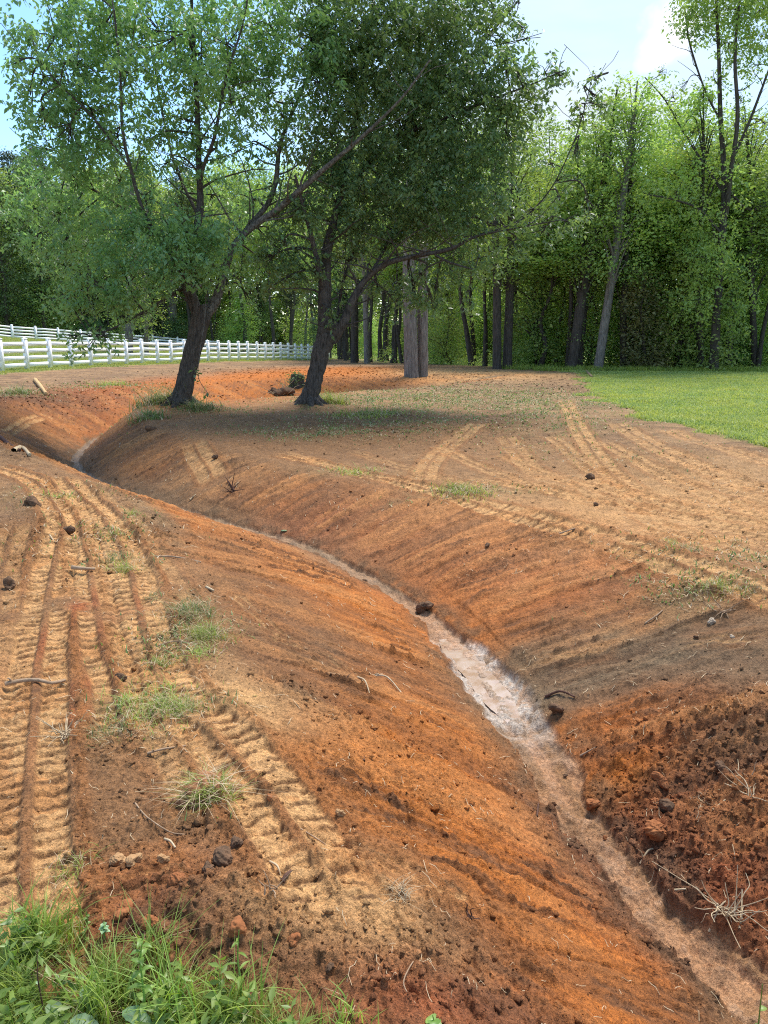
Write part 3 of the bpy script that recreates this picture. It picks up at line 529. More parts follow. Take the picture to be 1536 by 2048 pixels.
def B(txt):
    o = []
    for ln in txt.split(';'):
        v = [float(q) for q in ln.split(',')]; o.append(tuple(v))
    return o
limbs1 = [
 ('trunk', [(364,822,54,0),(375,745,49,0),(393,670,48,0),(402,632,52,0),(404,612,44,0)], 'bark'),
 ('limb', [(400,640,38,0),(386,600,32,-.1),(373,562,29,-.2),(385,500,24,-.2),(400,420,20,0),(398,330,16,.1),(394,200,13,.2),(385,60,9,.2),(380,-150,6,.2)], 'bark'),
 ('limb', [(404,640,36,0),(432,600,29,.1),(450,540,22,.2),(470,490,20,.2),(510,450,19,.1),(560,415,19,0),(640,345,15,-.3),(715,282,11,-.5),(800,200,7,-.8),(860,120,5,-1)], 'barkl'),
 ('limb', [(470,490,16,.2),(500,450,15,.5),(535,408,14,.6),(552,360,14,.7),(558,300,11,.8),(580,235,9,.9),(620,140,7,1),(650,20,5,1),(660,-120,4,1)], 'barkl'),
 ('limb', [(398,380,12,0),(408,330,10,-.3),(430,270,9,-.5),(450,160,7,-.7),(490,30,5,-.9),(500,-100,4,-1)], 'bark'),
 ('limb', [(374,566,16,-.2),(330,490,11,-.6),(290,430,10,-.9),(262,340,9,-1),(245,260,8,-1.1),(240,140,6,-1.2),(228,20,5,-1.3)], 'bark'),
 ('limb', [(372,572,14,-.1),(330,598,9,-.3),(280,628,7,-.6),(230,655,6,-.8),(180,672,4,-1)], 'bark'),
 ('limb', [(376,550,12,0),(310,470,8,.6),(220,400,7,1),(130,350,5,1.4),(70,330,4,1.6)], 'bark'),
 ('limb', [(400,440,10,.2),(350,330,7,1),(320,200,6,1.6),(300,60,5,2)], 'bark'),
 ('limb', [(262,340,6,-1),(190,240,5,-1.2),(120,170,4,-1.4),(80,120,3,-1.5)], 'bark'),
]
blobs1 = B('120,60,-.6,85,.8;60,70,-.5,45,.5;100,180,-.8,75,.75;60,190,-.6,35,.6;170,130,-1,75,.8;200,40,0,90,.9;130,270,-.9,70,.75;200,230,0,70,.6;290,60,.6,90,.8;260,150,-1,60,.7;90,290,.4,40,.5;170,310,.6,60,.8;150,370,.8,70,1;80,370,1.2,60,.9;60,430,1.4,60,.8;240,350,.2,70,.7;330,200,1,70,.5;380,110,.5,85,.8;380,240,.2,60,.6;450,90,-.4,85,.8;470,200,-.6,70,.7;430,300,-.2,60,.6;330,330,.8,60,.5;520,60,.4,80,.9;540,170,.8,75,.9;500,290,.5,65,.6;580,250,.7,60,.7;620,90,.6,85,1;180,450,.4,70,.8;120,500,.6,60,.6;250,470,-.6,70,1;320,470,-1,65,1.1;390,480,-1,60,1.1;330,530,-1.2,60,1.2;250,540,-1,60,1.1;180,550,-.7,60,1;410,520,-1.1,50,1;440,470,-1,45,.8;230,590,-1,45,1;160,610,-.9,40,.8;300,580,-.8,40,.8;120,580,-.5,40,.5;150,672,-1.1,22,.6;190,682,-1,24,.7;215,670,-.9,18,.6;250,640,-.9,30,.6;480,550,.4,40,.6;500,600,.5,30,.4;450,560,.2,30,.4;300,400,-.6,55,.8;500,400,1,60,.7;440,390,.8,50,.5;350,-50,0,110,.6;200,-50,-.4,90,.6;500,-50,0,100,.6;120,-20,-.4,60,.6;620,-50,0,90,.6;650,170,0,60,.8;560,500,.8,50,.6;90,230,-.6,55,.6;40,120,-.5,30,.4;200,100,.4,80,.7;330,80,-.6,70,.7;150,230,.2,70,.6;420,160,.8,70,.6;480,130,.6,70,.7;230,280,-.8,60,.6;310,270,.2,60,.5;60,500,1,50,.5;100,440,.6,60,.7;200,500,0,60,.7')
big_tree('leaning_tree', 'leaning dark green tree on the ditch ridge, its lichened limb crossing to the right', 'tree', limbs1, blobs1, (362,822), 17.4, M['leafA'], .112, 50000, 21, tw=.66)
limbs2 = [
 ('trunk', [(618,812,46,0),(628,765,43,0),(641,710,44,0),(655,670,54,0),(662,650,56,0)], 'bark'),
 ('limb', [(652,680,40,0),(651,620,36,0),(650,560,32,0),(655,500,26,.1),(680,400,20,.2),(700,300,16,.3),(725,160,12,.4),(745,20,8,.5),(755,-150,5,.5)], 'bark'),
 ('limb', [(650,590,18,0),(636,530,13,-.3),(622,470,11,-.5),(608,420,8,-.7),(590,350,6,-.9)], 'bark'),
 ('limb', [(662,680,34,0),(688,642,25,-.1),(706,598,20,-.1),(730,560,16,-.1),(770,528,14,-.2),(830,512,12,-.2),(900,498,10,-.3),(955,472,6,-.4),(1040,455,4,-.5),(1120,440,2.5,-.6)], 'bark'),
 ('limb', [(664,668,12,.1),(678,620,9,.3),(684,570,8,.5),(710,500,7,.8),(740,420,6,1.1)], 'bark'),
 ('limb', [(870,510,6,-.3),(900,525,5,-.4),(950,540,4,-.5)], 'bark'),
 ('limb', [(960,470,5,-.4),(1040,440,4,.2),(1100,380,3.2,.2),(1145,290,2.6,.2),(1168,220,2.2,.2),(1188,140,1.5,.2)], 'bark'),
 ('limb', [(690,380,14,.3),(780,280,11,.6),(880,180,9,.9),(960,90,7,1.1),(1020,20,5,1.2)], 'bark'),
 ('limb', [(780,280,9,.6),(880,240,7,.2),(980,200,6,0),(1060,170,4,-.1),(1130,140,3,-.2)], 'bark'),
 ('limb', [(735,560,8,-.1),(800,450,7,.8),(870,400,6,1.3),(950,380,5,1.6)], 'bark'),
]
blobs2 = B('640,40,0,90,1;720,60,.2,100,1.2;810,50,.4,100,1.2;900,50,.6,95,1.1;980,60,.8,60,.8;1030,10,1,30,.6;700,160,.4,95,1.2;790,160,.5,100,1.3;880,160,.6,100,1.3;970,150,.4,75,1;1040,150,.2,50,.8;1090,150,0,35,.7;1125,150,-.2,22,.6;660,280,.2,80,1;740,270,.4,95,1.3;830,270,.5,100,1.4;920,260,.5,95,1.3;1000,230,.3,65,1;1060,190,.1,40,.8;700,370,.2,80,1.1;780,380,.4,90,1.3;870,370,.4,95,1.4;950,340,.4,80,1.2;1010,300,.3,50,.7;620,340,0,70,.9;590,430,-.3,60,.9;640,440,.2,60,.9;720,460,.5,60,.9;790,470,.6,60,1;860,450,.5,70,1.1;940,430,.2,70,.9;1000,400,.2,55,.6;560,490,-.4,50,.9;560,560,-.3,45,.7;600,560,.2,45,.6;640,520,-.4,30,.6;660,620,-.5,22,.5;690,520,.6,50,.7;760,570,.6,40,.4;830,560,.4,50,.7;900,540,.2,50,.8;960,520,0,50,.7;1020,490,-.3,45,.6;1080,470,-.4,40,.5;1130,440,-.5,35,.5;1060,420,0,45,.4;1120,400,.2,35,.35;1180,420,0,35,.35;1150,300,.2,22,.5;1130,350,.2,28,.4;1165,230,.2,20,.7;1185,190,.2,16,.8;1190,155,.2,9,.7;1205,215,.2,12,.6;1150,215,.2,10,.5;1100,330,.3,30,.3;700,-50,0,110,.7;850,-50,.2,110,.7;960,-40,.4,80,.7;860,600,.3,30,.4;930,590,.1,30,.4;620,610,0,30,.4;520,520,-.3,40,.6;1010,120,-.5,40,.6;1045,60,.9,20,.4;830,575,.5,38,.7;790,600,.4,30,.5;870,585,.5,34,.6;835,600,.8,26,.5')
big_tree('leaning_tree', 'dark green tree right of its twin, with a long low limb reaching right', 'tree', limbs2, blobs2, (618,814), 18.1, M['leafA'], .112, 68000, 22, tw=.76)
limbs3 = [
 ('trunk', [(1426,748,24,0),(1432,650,20,0),(1438,560,18,0),(1444,470,17,0),(1450,400,16,0)], 'barkf'),
 ('limb', [(1449,420,15,0),(1447,330,12,0),(1440,220,10,0),(1438,120,8,0),(1430,-40,5,0)], 'barkf'),
 ('limb', [(1451,430,13,0),(1462,340,10,-.4),(1475,240,9,-.6),(1470,120,7,-.8),(1478,0,5,-.8)], 'barkf'),
 ('limb', [(1465,320,7,-.4),(1500,240,6,-.5),(1530,160,5,-.5),(1560,80,4,-.5)], 'barkf'),
 ('limb', [(1449,390,7,0),(1410,330,5,.5),(1370,270,4,.9),(1330,200,3,1.1),(1290,155,2.5,1.3)], 'barkf'),
 ('limb', [(1444,470,6,0),(1400,420,5,-.5),(1350,400,4,-1),(1300,390,3,-1.2)], 'barkf'),
 ('limb', [(1440,240,5,0),(1410,180,4,.4),(1380,90,4,.6),(1370,20,3,.8)], 'barkf'),
 ('limb', [(1455,380,6,0),(1500,420,5,.6),(1540,400,4,1)], 'barkf'),
]
blobs3 = B('1385,30,.4,40,1;1430,20,0,50,1;1490,30,-.5,55,1;1530,70,-.5,45,.9;1380,70,.5,20,.6;1460,90,0,40,.7;1510,130,-.4,35,.6;1320,140,1.2,16,.5;1300,175,1.3,12,.6;1345,190,1.1,18,.5;1350,230,1,20,.35;1400,200,.6,30,.7;1370,170,.8,16,.5;1440,160,0,22,.3;1390,260,.8,22,.4;1480,200,-.5,22,.3;1430,-60,0,80,1;1510,-50,-.4,80,1;1410,330,.5,26,.25;1350,390,-1,45,.5;1300,390,-1.2,35,.5;1400,430,-.6,45,.5;1470,400,0,40,.4;1520,400,1,40,.6;1410,520,-1,50,.8;1470,540,-1,40,.6;1380,600,-1,45,.7;1480,620,-1,40,.7;1430,470,-.8,40,.5;1535,250,-.4,30,.3;1530,20,-.4,40,.8')
big_tree('tall_tree', 'tall thin-crowned tree at the right edge of the wood, taller than its neighbours', 'tree', limbs3, blobs3, (1426,750), 35.2, M['leafC'], .16, 16000, 23, per=14, tw=.8)
print('big trees done')

# ---------------------------------------------------------------- the wood
def proto_tree(name, h, cb, cr, n, size, mat, seed, trunk_r=.16, style='round', bark='barkf', per=22, lean=.3):
    rng = np.random.default_rng(seed); root = empty(name)
    P = [(0, 0, -.3)]; dx, dy = rng.normal(0, lean, 2)
    for k in range(1, 7): f = k/6; P.append((dx*f+rng.normal(0, .12), dy*f+rng.normal(0, .12), h*.93*f))
    P, R = smooth_poly(P, [trunk_r*1.25]+[trunk_r*(1-.85*k/6) for k in range(1, 7)], 3)
    mb = MB(); mb.tube(P, R, 8, .15, seed); cs = []
    nb = int(n/per)
    for i in range(nb):
        f = rng.random(); zz = cb+(h-cb)*f
        if style == 'cone': rr = cr*(1-f)**.8+.15
        elif style == 'pine': rr = cr*(.35+.65*sin(pi*min(1, f*1.1)))
        else: rr = cr*(sin(pi*(.12+.86*f))**.6)*(.75+.5*rng.random())
        a = rng.random()*2*pi; q = rr*rng.random()**.5; k = int(min(len(P)-1, zz/(h*.93)*(len(P)-1))); c = P[k]*np.array([1, 1, 0])+[q*cos(a), q*sin(a), zz+rng.normal(0, .2)]
        cs.append(c)
        if i % 9 == 0 and style != 'cone':
            e0 = P[max(0, k-2)]; PP, RR = smooth_poly([e0, (e0+c)/2+[0, 0, .15], c], [max(.02, R[k]*.45), .025, .008], 3); mb.tube(PP, RR, 5)
    t_ = mb.build('trunk', M[bark], root, smooth=True); V, F = sprays(np.array(cs), per, .28 if style != 'cone' else .2, size, rng, .55, .3, .62)
    c_ = mesh_np('crown', V, F, mat, root); return root
def kids(o): return [c for c in COL.objects if c.parent == o]
def copy_tree(src, ks, loc, rz, sc, label, cat, group):
    r = src.copy(); COL.objects.link(r); r.location = loc; r.rotation_euler = (0, 0, rz); r.scale = sc
    for k in ks: c = k.copy(); COL.objects.link(c); c.parent = r
    tag(r, label, cat, group); return r
PROT = {}
def addp(key, *a, **k):
    o = proto_tree(*a, **k); PROT.setdefault(key, []).append((o, kids(o)))
for i in range(3):
    addp('fresh', 'forest_tree', 12.5, 5.2, 2.4, 3800, .175, M['leafB'], 100+i, .13)
    addp('mid', 'forest_tree', 14, 6.0, 2.7, 4500, .175, M['leafC'], 110+i, .17)
addp('dark', 'forest_tree', 13, 2.0, 2.6, 11000, .17, M['leafD'], 120, .18); addp('dark', 'forest_tree', 12, 1.5, 2.8, 11000, .17, M['leafD'], 121, .16)
addp('pine', 'pine_tree', 19, 6, 2.8, 9000, .20, M['leafP'], 130, .22, 'pine'); addp('cedar', 'cedar_tree', 9, .5, 2.3, 11000, .15, M['leafP'], 131, .12, 'cone')
addp('small', 'sapling', 5.5, .5, 1.7, 6000, .13, M['leafB'], 140, .045, per=18); addp('small', 'sapling', 4.6, .3, 1.6, 6000, .13, M['leafC'], 141, .045, per=18)
addp('bare', 'slender_tree', 13, 7.5, 1.9, 4500, .16, M['leafB'], 150, .10, lean=.6); addp('bare', 'slender_tree', 14, 7.0, 2.0, 5000, .16, M['leafC'], 151, .13, lean=.6)
addp('shrub', 'shrub', 2.6, .1, 1.3, 4500, .11, M['leafC'], 160, .03, per=16); addp('shrub', 'shrub', 2.4, .1, 1.4, 4500, .11, M['leafD'], 161, .03, per=16)
used = set(); placed = []; cnt = 0
GRP = 'trees of the wood behind the field and fences'
LBL = {'fresh': 'slim forest tree with fresh yellow-green leaves', 'mid': 'mid-green leafy forest tree', 'dark': 'dense dark-leaved forest tree', 'pine': 'tall dark pine with a bare lower trunk', 'cedar': 'dark conical cedar', 'small': 'young bushy sapling', 'bare': 'slender bare-stemmed tree with a small high crown', 'shrub': 'leafy shrub'}
CAT = {'pine': 'pine tree', 'cedar': 'cedar tree', 'small': 'sapling', 'shrub': 'shrub'}
def zone(x, y):
    px = 768+FPX*x/y
    w = 'behind the back white fence' if px < 250 else 'beyond the white fences' if px < 640 else 'behind the twin grey pines' if px < 980 else 'behind the clay field' if px < 1190 else 'in the wood behind the lawn'
    return w
def place(kind, x, y, hs, ws=None, rng=RNG, label=None):
    global cnt
    lst = PROT[kind]; i = int(rng.integers(len(lst))); src, ks = lst[i]; ws = ws or hs; z = gz1(x, y)-.05; lab = label or LBL[kind]+' '+zone(x, y)
    kindg = {'shrub': 'shrubs along the edge of the wood', 'small': 'saplings along the edge of the wood'}.get(kind, GRP)
    if (kind, i) not in used:
        used.add((kind, i)); src.location = (x, y, z); src.rotation_euler = (0, 0, rng.random()*6.28); src.scale = (ws, ws, hs); tag(src, lab, CAT.get(kind, 'tree'), kindg); r = src
    else: r = copy_tree(src, ks, (x, y, z), rng.random()*6.28, (ws, ws, hs), lab, CAT.get(kind, 'tree'), kindg)
    placed.append((x, y)); return r
rf = np.random.default_rng(77)
tries = 0; nfor = 0
while tries < 9000 and nfor < 205:
    tries += 1; v = rf.uniform(-.62, .62); dep = rf.random()**1.7*(42 if v < -.1 else 17)
    # pick a direction, find where it meets the edge
    yy = np.linspace(34, 130, 200); xx = v*yy; k = np.argmax(yy > edge_y(xx)); y0 = yy[k]+dep; x0 = v*y0
    if y0 > 135 or any((x0-a)**2+(y0-b)**2 < (2.1+.02*y0)**2 for a, b in placed): continue
    if abs(x0-2) < 2.2 and y0 < 40: continue
    px = 768+FPX*v; r = rf.random()
    if px < 190: kind = 'pine' if r < .38 else 'dark' if r < .75 else 'cedar' if r < .88 else 'mid'
    elif px < 330: kind = 'pine' if r < .2 else 'dark' if r < .5 else 'cedar' if r < .62 else 'mid' if r < .85 else 'fresh'
    elif px < 700: kind = 'dark' if r < .15 else 'mid' if r < .45 else 'fresh' if r < .72 else 'bare' if r < .92 else 'pine'
    else: kind = 'mid' if r < .34 else 'fresh' if r < .66 else 'bare'
    # tree height from the height of the wood's skyline there
    sky_py = np.interp(px, [0, 60, 200, 500, 1000, 1100, 1200, 1300, 1400, 1536], [230, 290, 330, 330, 270, 255, 235, 245, 270, 260])
    top = PX(px, sky_py, y0)[2]; h0 = {'pine': 19, 'cedar': 9, 'fresh': 12.5, 'mid': 14, 'dark': 12.5, 'bare': 13.5}[kind]
    hs = np.clip((top+.4-gz1(x0, y0))*rf.uniform(.78, 1.03)/h0, .55, 2.3)
    if kind == 'cedar': hs = min(hs, 1.2)
    place(kind, x0, y0, hs, min(hs, .8+.35*hs), rf); nfor += 1
for i in range(14):
    v = rf.uniform(-.55, .56); yy = np.linspace(34, 130, 200); k = np.argmax(yy > edge_y(v*yy)); y0 = yy[k]+rf.uniform(1, 10)
    place('small', v*y0, y0, rf.uniform(.8, 1.6)*(1 if y0 < 60 else 1.3), None, rf)
for i in range(18):
    v = rf.uniform(-.55, .56); yy = np.linspace(34, 130, 200); k = np.argmax(yy > edge_y(v*yy)); y0 = yy[k]+rf.uniform(.5, 9)
    place('shrub', v*y0, y0, rf.uniform(.6, 1.2)*(1 if y0 < 60 else 1.5), None, rf)
for i in range(34):
    v = rf.uniform(-.13, .56) if i < 26 else rf.uniform(-.5, -.1); yy = np.linspace(34, 130, 200); k = np.argmax(yy > edge_y(v*yy)); y0 = yy[k]+rf.uniform(.3, 4)
    sky_py = 300; hs = np.clip((PX(768+FPX*v, rf.uniform(250, 420), y0)[2])/13.5, .5, 1.6); place('bare', v*y0, y0, hs, rf.uniform(.8, 1.5), rf)
for i in range(40):
    v = rf.uniform(-.3, .56); yy = np.linspace(34, 130, 200); k = np.argmax(yy > edge_y(v*yy)); y0 = yy[k]+rf.uniform(12, 22)
    place('small', v*y0, y0, rf.uniform(.8, 1.5), None, rf)
for i in range(9):
    v = rf.uniform(0, .54); yy = np.linspace(34, 130, 200); k = np.argmax(yy > edge_y(v*yy)); y0 = yy[k]+rf.uniform(.2, 4)
    place('small', v*y0, y0, rf.uniform(.6, 1.3), None, rf)
print('forest', nfor)
# trunks one can single out: pixel base, pixel higher up, width px, distance, bark
def lone(name, label, base_px, top_px, w, D, bark, crown_mat, ch, cr_, n=5000, seed=0, group=None, cat='tree', cfrom=.5):
    rng = np.random.default_rng(seed+900); b = PX(*base_px, D); b[2] = gz1(b[0], b[1])-.1; tp = PX(*top_px, D+rng.uniform(-.3, .3)); root = empty(name, b); tag(root, label, cat, group)
    dirv = (tp-b); up = b+dirv*(ch/max(dirv[2], .1)); r = w/FPX*D/2; P = np.array([b, b+(up-b)*.03, b+(up-b)*.35+rng.normal(0, .06, 3), b+(up-b)*.7+rng.normal(0, .12, 3), up])
    P, R = smooth_poly(P, [r*1.35, r*1.05, r*.9, r*.62, r*.15], 6); mb = MB(); mb.tube(P-b, R, 12, .14, seed)
    cs = []; per = 16
    for i in range(n//per):
        f = cfrom+(1-cfrom)*rng.random(); k = int(f*(len(P)-1)); a = rng.random()*6.28; q = cr_*sin(pi*min(1, (f-cfrom)/(1-cfrom)*.9+.1))**.5*rng.random()**.5; c = P[k]+[q*cos(a), q*sin(a), rng.normal(.2, .3)]; cs.append(c)
        if i % 10 == 0: PP, RR = smooth_poly([P[max(0, k-2)], (P[k]+c)/2+[0, 0, .1], c], [R[k]*.4, .02, .008], 3); mb.tube(PP-b, RR, 5)
    mb.build('trunk', M[bark], root, smooth=True); V, F = sprays(np.array(cs), per, .26, .15, rng, .55, .3, .6); mesh_np('crown', V-b, F, crown_mat, root); return root
lone('pine_tree', 'left trunk of the twin grey pines, with a white scar near its foot', (823,752), (822,560), 27, 31.6, 'barkg', M['leafP'], 13, 2.4, 3500, 1, cfrom=.6)
lone('pine_tree', 'right trunk of the twin grey pines, slimmer and tinged green', (845,748), (846,560), 21, 32.0, 'barkg', M['leafP'], 12, 2.2, 3500, 2, cfrom=.6)
lone('forest_tree', 'dark straight trunk standing left of the twin grey pines', (709,722), (709,620), 15, 56, 'barkf', M['leafC'], 15, 3, 5000, 3)
lone('forest_tree', 'pale brown trunk between the leaning tree and the twin grey pines', (734,722), (731,620), 11, 52, 'barkg', M['leafB'], 14, 2.6, 5000, 4)
lone('forest_tree', 'broad dark trunk, left of a close pair behind the clay field', (994,738), (992,600), 17, 38, 'barkf', M['leafC'], 12, 2.6, 5000, 5)
lone('forest_tree', 'broad dark trunk, right of a close pair behind the clay field', (1014,738), (1018,600), 18, 38.4, 'barkf', M['leafC'], 12, 2.6, 5000, 6)
lone('forest_tree', 'dark trunk leaning right behind the end of the clay field', (1143,738), (1182,500), 19, 37.4, 'barkf', M['leafC'], 12.5, 2.4, 5500, 7)
lone('forest_tree', 'thin dark upright trunk beside the right-leaning one', (1160,738), (1172,600), 10, 38, 'barkf', M['leafB'], 11, 2, 4500, 8)
lone('forest_tree', 'light grey trunk leaning right at the lawn corner', (1196,738), (1229,500), 18, 36.6, 'barkg', M['leafB'], 12.5, 2.4, 5500, 9)
lone('forest_tree', 'dark trunk right of the light grey leaning one', (1246,740), (1254,560), 13, 37.5, 'barkf', M['leafC'], 11.5, 2.4, 5500, 10)
lone('forest_tree', 'thin straight dark trunk just left of the tall thin-crowned tree', (1402,747), (1405,420), 10, 36, 'barkf', M['leafB'], 12, 1.9, 4500, 11)
lone('forest_tree', 'dark forked-looking trunk low behind the tall thin-crowned tree', (1458,747), (1452,600), 13, 38, 'barkf', M['leafD'], 10.5, 2.4, 5500, 12)
lone('forest_tree', 'dark trunk at the right end of the lawn edge', (1510,745), (1503,560), 12, 37.6, 'barkf', M['leafC'], 11.5, 2.4, 5500, 13)
lone('pasture_tree', 'grey trunk standing between the two white fences', (256,690), (260,600), 15, 62, 'barkg', M['leafC'], 15, 3, 5000, 14, cfrom=.35)
lone('pasture_tree', 'slim grey trunk between the white fences, right of a thicker one', (292,690), (291,600), 8, 64, 'barkg', M['leafC'], 14, 2.6, 4500, 15, cfrom=.35)
lone('forest_tree', 'thick grey trunk just behind the back fence, left of the leaning tree', (348,690), (345,600), 15, 108, 'barkg', M['leafC'], 20, 4, 5500, 16, cfrom=.45)
lone('forest_tree', 'bright yellow-green tree low in front of the wood by the tall tree', (1395,745), (1392,640), 5, 36.6, 'barkf', M['leafB'], 5.6, 2.2, 7500, 17, cfrom=.15)
lone('forest_tree', 'bushy brownish-green evergreen at the lawn edge', (1290,742), (1290,640), 6, 36.4, 'barkf', M['leafR'], 4.0, 1.2, 4500, 18, cfrom=.05)
# far-off mass closing the wood
def far_woods():
    rng = np.random.default_rng(5); n = 9500; v = rng.uniform(-1.0, 1.0, n); dist = rng.uniform(128, 150, n); x = v*dist; y = dist
    px = 768+FPX*v; sk = np.interp(px, [0, 60, 200, 500, 1000, 1100, 1200, 1300, 1400, 1536], [330, 340, 380, 390, 340, 330, 320, 320, 340, 330])
    top = H_CAM+dist*np.array([PX(a, b, 1.)[2]-H_CAM for a, b in zip(px, sk)]); z = -1+(top+1)*rng.random(n)**1.5
    V, F = sprays(np.column_stack([x, y, z]), 20, 1.2, .9, rng, .8, .3, .7); o = mesh_np('distant_woods', V, F, M['leafB']); tag(o, 'far-off green woodland seen between the nearer trunks', 'woods', kind='stuff')
far_woods()
def undergrowth():
    rng = np.random.default_rng(6); n = 1600; v = rng.uniform(-.7, .7, n); yy = np.linspace(34, 130, 200); E_ = np.array([yy[np.argmax(yy > edge_y(q*yy))] for q in v]); y = E_+rng.random(n)**1.4*16; x = v*y
    z = gz(x, y)+rng.random(n)**1.8*.8*(.6+y/100); V, F = sprays(np.column_stack([x, y, z]), 22, .28, .13, rng, .6, .2, .6); o = mesh_np('undergrowth', V, F, M['leafB']); tag(o, 'low leafy undergrowth on the floor of the wood', 'undergrowth', kind='stuff')
undergrowth()

# ---------------------------------------------------------------- fences
def fence(name, label, posts, hgt, rail_h):
    r0 = empty(name, posts[0]); tag(r0, label, 'fence', 'white rail fences'); b = np.array(posts[0]); o_post = None
    mb = MB(); mb.box((0, 0, hgt/2-.05), (.17, .17, hgt+.1)); mb.box((0, 0, hgt+.015), (.20, .20, .03)); V0 = np.array([(-.08,-.08,hgt+.03),(.08,-.08,hgt+.03),(.08,.08,hgt+.03),(-.08,.08,hgt+.03),(0,0,hgt+.085)]); mb.add(V0, [(0,1,4),(1,2,4),(2,3,4),(3,0,4)])
    for i, p in enumerate(posts):
        q = posts[i+1] if i+1 < len(posts) else posts[i-1]; a = math.atan2(q[1]-p[1], q[0]-p[0])
        if o_post is None: o_post = mb.build('post', M['vinyl'], r0); c = o_post
        else: c = o_post.copy(); COL.objects.link(c); c.parent = r0
        c.location = np.array(p)-b; c.rotation_euler = (0, 0, a)
    for p, q in zip(posts[:-1], posts[1:]):
        p = np.array(p); q = np.array(q); a = math.atan2(q[1]-p[1], q[0]-p[0]); dn = np.array([-sin(a), cos(a), 0])*.03; u_ = (q-p)/np.linalg.norm(q-p)*.055; mb = MB()
        for z in rail_h:
            P0 = p+u_-b+[0, 0, z]; P1 = q-u_-b+[0, 0, z]; h = np.array([0, 0, .09])
            mb.add([P0-dn-h, P0+dn-h, P0+dn+h, P0-dn+h, P1-dn-h, P1+dn-h, P1+dn+h, P1-dn+h], [(0,1,2,3),(7,6,5,4),(0,4,5,1),(1,5,6,2),(2,6,7,3),(3,7,4,0)])
        mb.build('rail_panel', M['vinyl'], r0)
def fpost(px, h, py):
    x, D = fxy(px, h, py); return (x, D, gz1(x, D))
fence('rail_fence', 'near white four-rail fence running back from the left edge to the leaning trees', [fpost(a, h, b) for a, b, h in FENCE_PX], 1.36, (.22, .53, .84, 1.15))
fence('rail_fence', 'distant white four-rail fence higher up behind the near one', [fpost(a, h, t_+h) for a, h, t_ in BF], 1.36, (.22, .53, .84, 1.15))

# ---------------------------------------------------------------- grass
def blades(P, hgt, wid, rng, bend=.5, seg=3, lean=None):
    """P (n,3) roots. curved strips"""
    n = len(P); a = rng.random(n)*2*pi; d = np.stack([np.cos(a), np.sin(a), np.zeros(n)], 1); w = np.stack([-np.sin(a), np.cos(a), np.zeros(n)], 1)
    a2 = rng.normal(0, .5, n); w = w*np.cos(a2)[:, None]+d*np.sin(a2)[:, None]
    h = (hgt*(.5+.8*rng.random(n)))[:, None]; b = (bend*(.3+1.2*rng.random(n)))[:, None]*h; wd = (wid*(.6+.8*rng.random(n)))[:, None]/2; rows = []
    for k in range(seg+1):
        f = k/seg; c = P+np.array([0, 0, 1])*h*(f-.25*f*f*np.minimum(b/h, 1.6))+d*b*f*f; ww = wd*(1-f**1.6*.95); rows += [c-w*ww, c+w*ww]
    V = np.stack(rows, 1).reshape(-1, 3); m = 2*(seg+1); Q = []
    for k in range(seg): Q.append([2*k, 2*k+1, 2*k+3, 2*k+2])
    F = (np.arange(n)[:, None, None]*m+np.array(Q)[None]).reshape(-1, 4); return V, F
def lawn():
    rng = np.random.default_rng(31); n = 420000; v = rng.uniform(.1, .66, n); y = 9.5+rng.random(n)**1.15*29; x = v*y
    m = lawn_mask(x.astype(np.float32), y.astype(np.float32)) > rng.random(n)*.8+.15; m &= y < edge_y(x)+2.5; x = x[m]; y = y[m]; print('lawn', len(x))
    z = gz(x, y)-.01; k = fbm(x*.8, y*.8, 3, 2); V, F = blades(np.column_stack([x, y, z]), .075*(.6+.9*k), .012+.0007*y, rng, .8, 2)
    o = mesh_np('lawn_grass', V, F, M['grass']); tag(o, 'bright green lawn grass at the right of the field', 'grass', kind='stuff')
lawn()
def pasture():
    rng = np.random.default_rng(32); n = 260000; v = rng.uniform(-.62, -.05, n); y = 31+rng.random(n)*60; x = v*y
    fg = fencegrass(x.astype(np.float32), y.astype(np.float32)); m = fg > rng.random(n)*.9+.05; m &= y < edge_y(x); x = x[m]; y = y[m]; z = gz(x, y)-.01
    V, F = blades(np.column_stack([x, y, z]), .10, .03, rng, .7, 2); o = mesh_np('pasture_grass', V, F, M['grass']); tag(o, 'green pasture grass along and behind the white fence', 'grass', kind='stuff')
pasture()
def edge_grass():
    rng = np.random.default_rng(33); n = 26000; v = rng.uniform(.04, .62, n); y = 33.5+rng.random(n)*5.; x = v*y; z = gz(x, y)-.02
    k = fbm(x*.6, y*.6, 3, 1); m = (k > .42) & (y > edge_y(x)-2.8); x, y, z = x[m], y[m], z[m]
    V, F = blades(np.column_stack([x, y, z]), .26, .03, rng, .5, 2); o = mesh_np('tall_edge_grass', V, F, M['grass2']); tag(o, 'taller grass fringing the foot of the wood', 'grass', kind='stuff')
edge_grass()
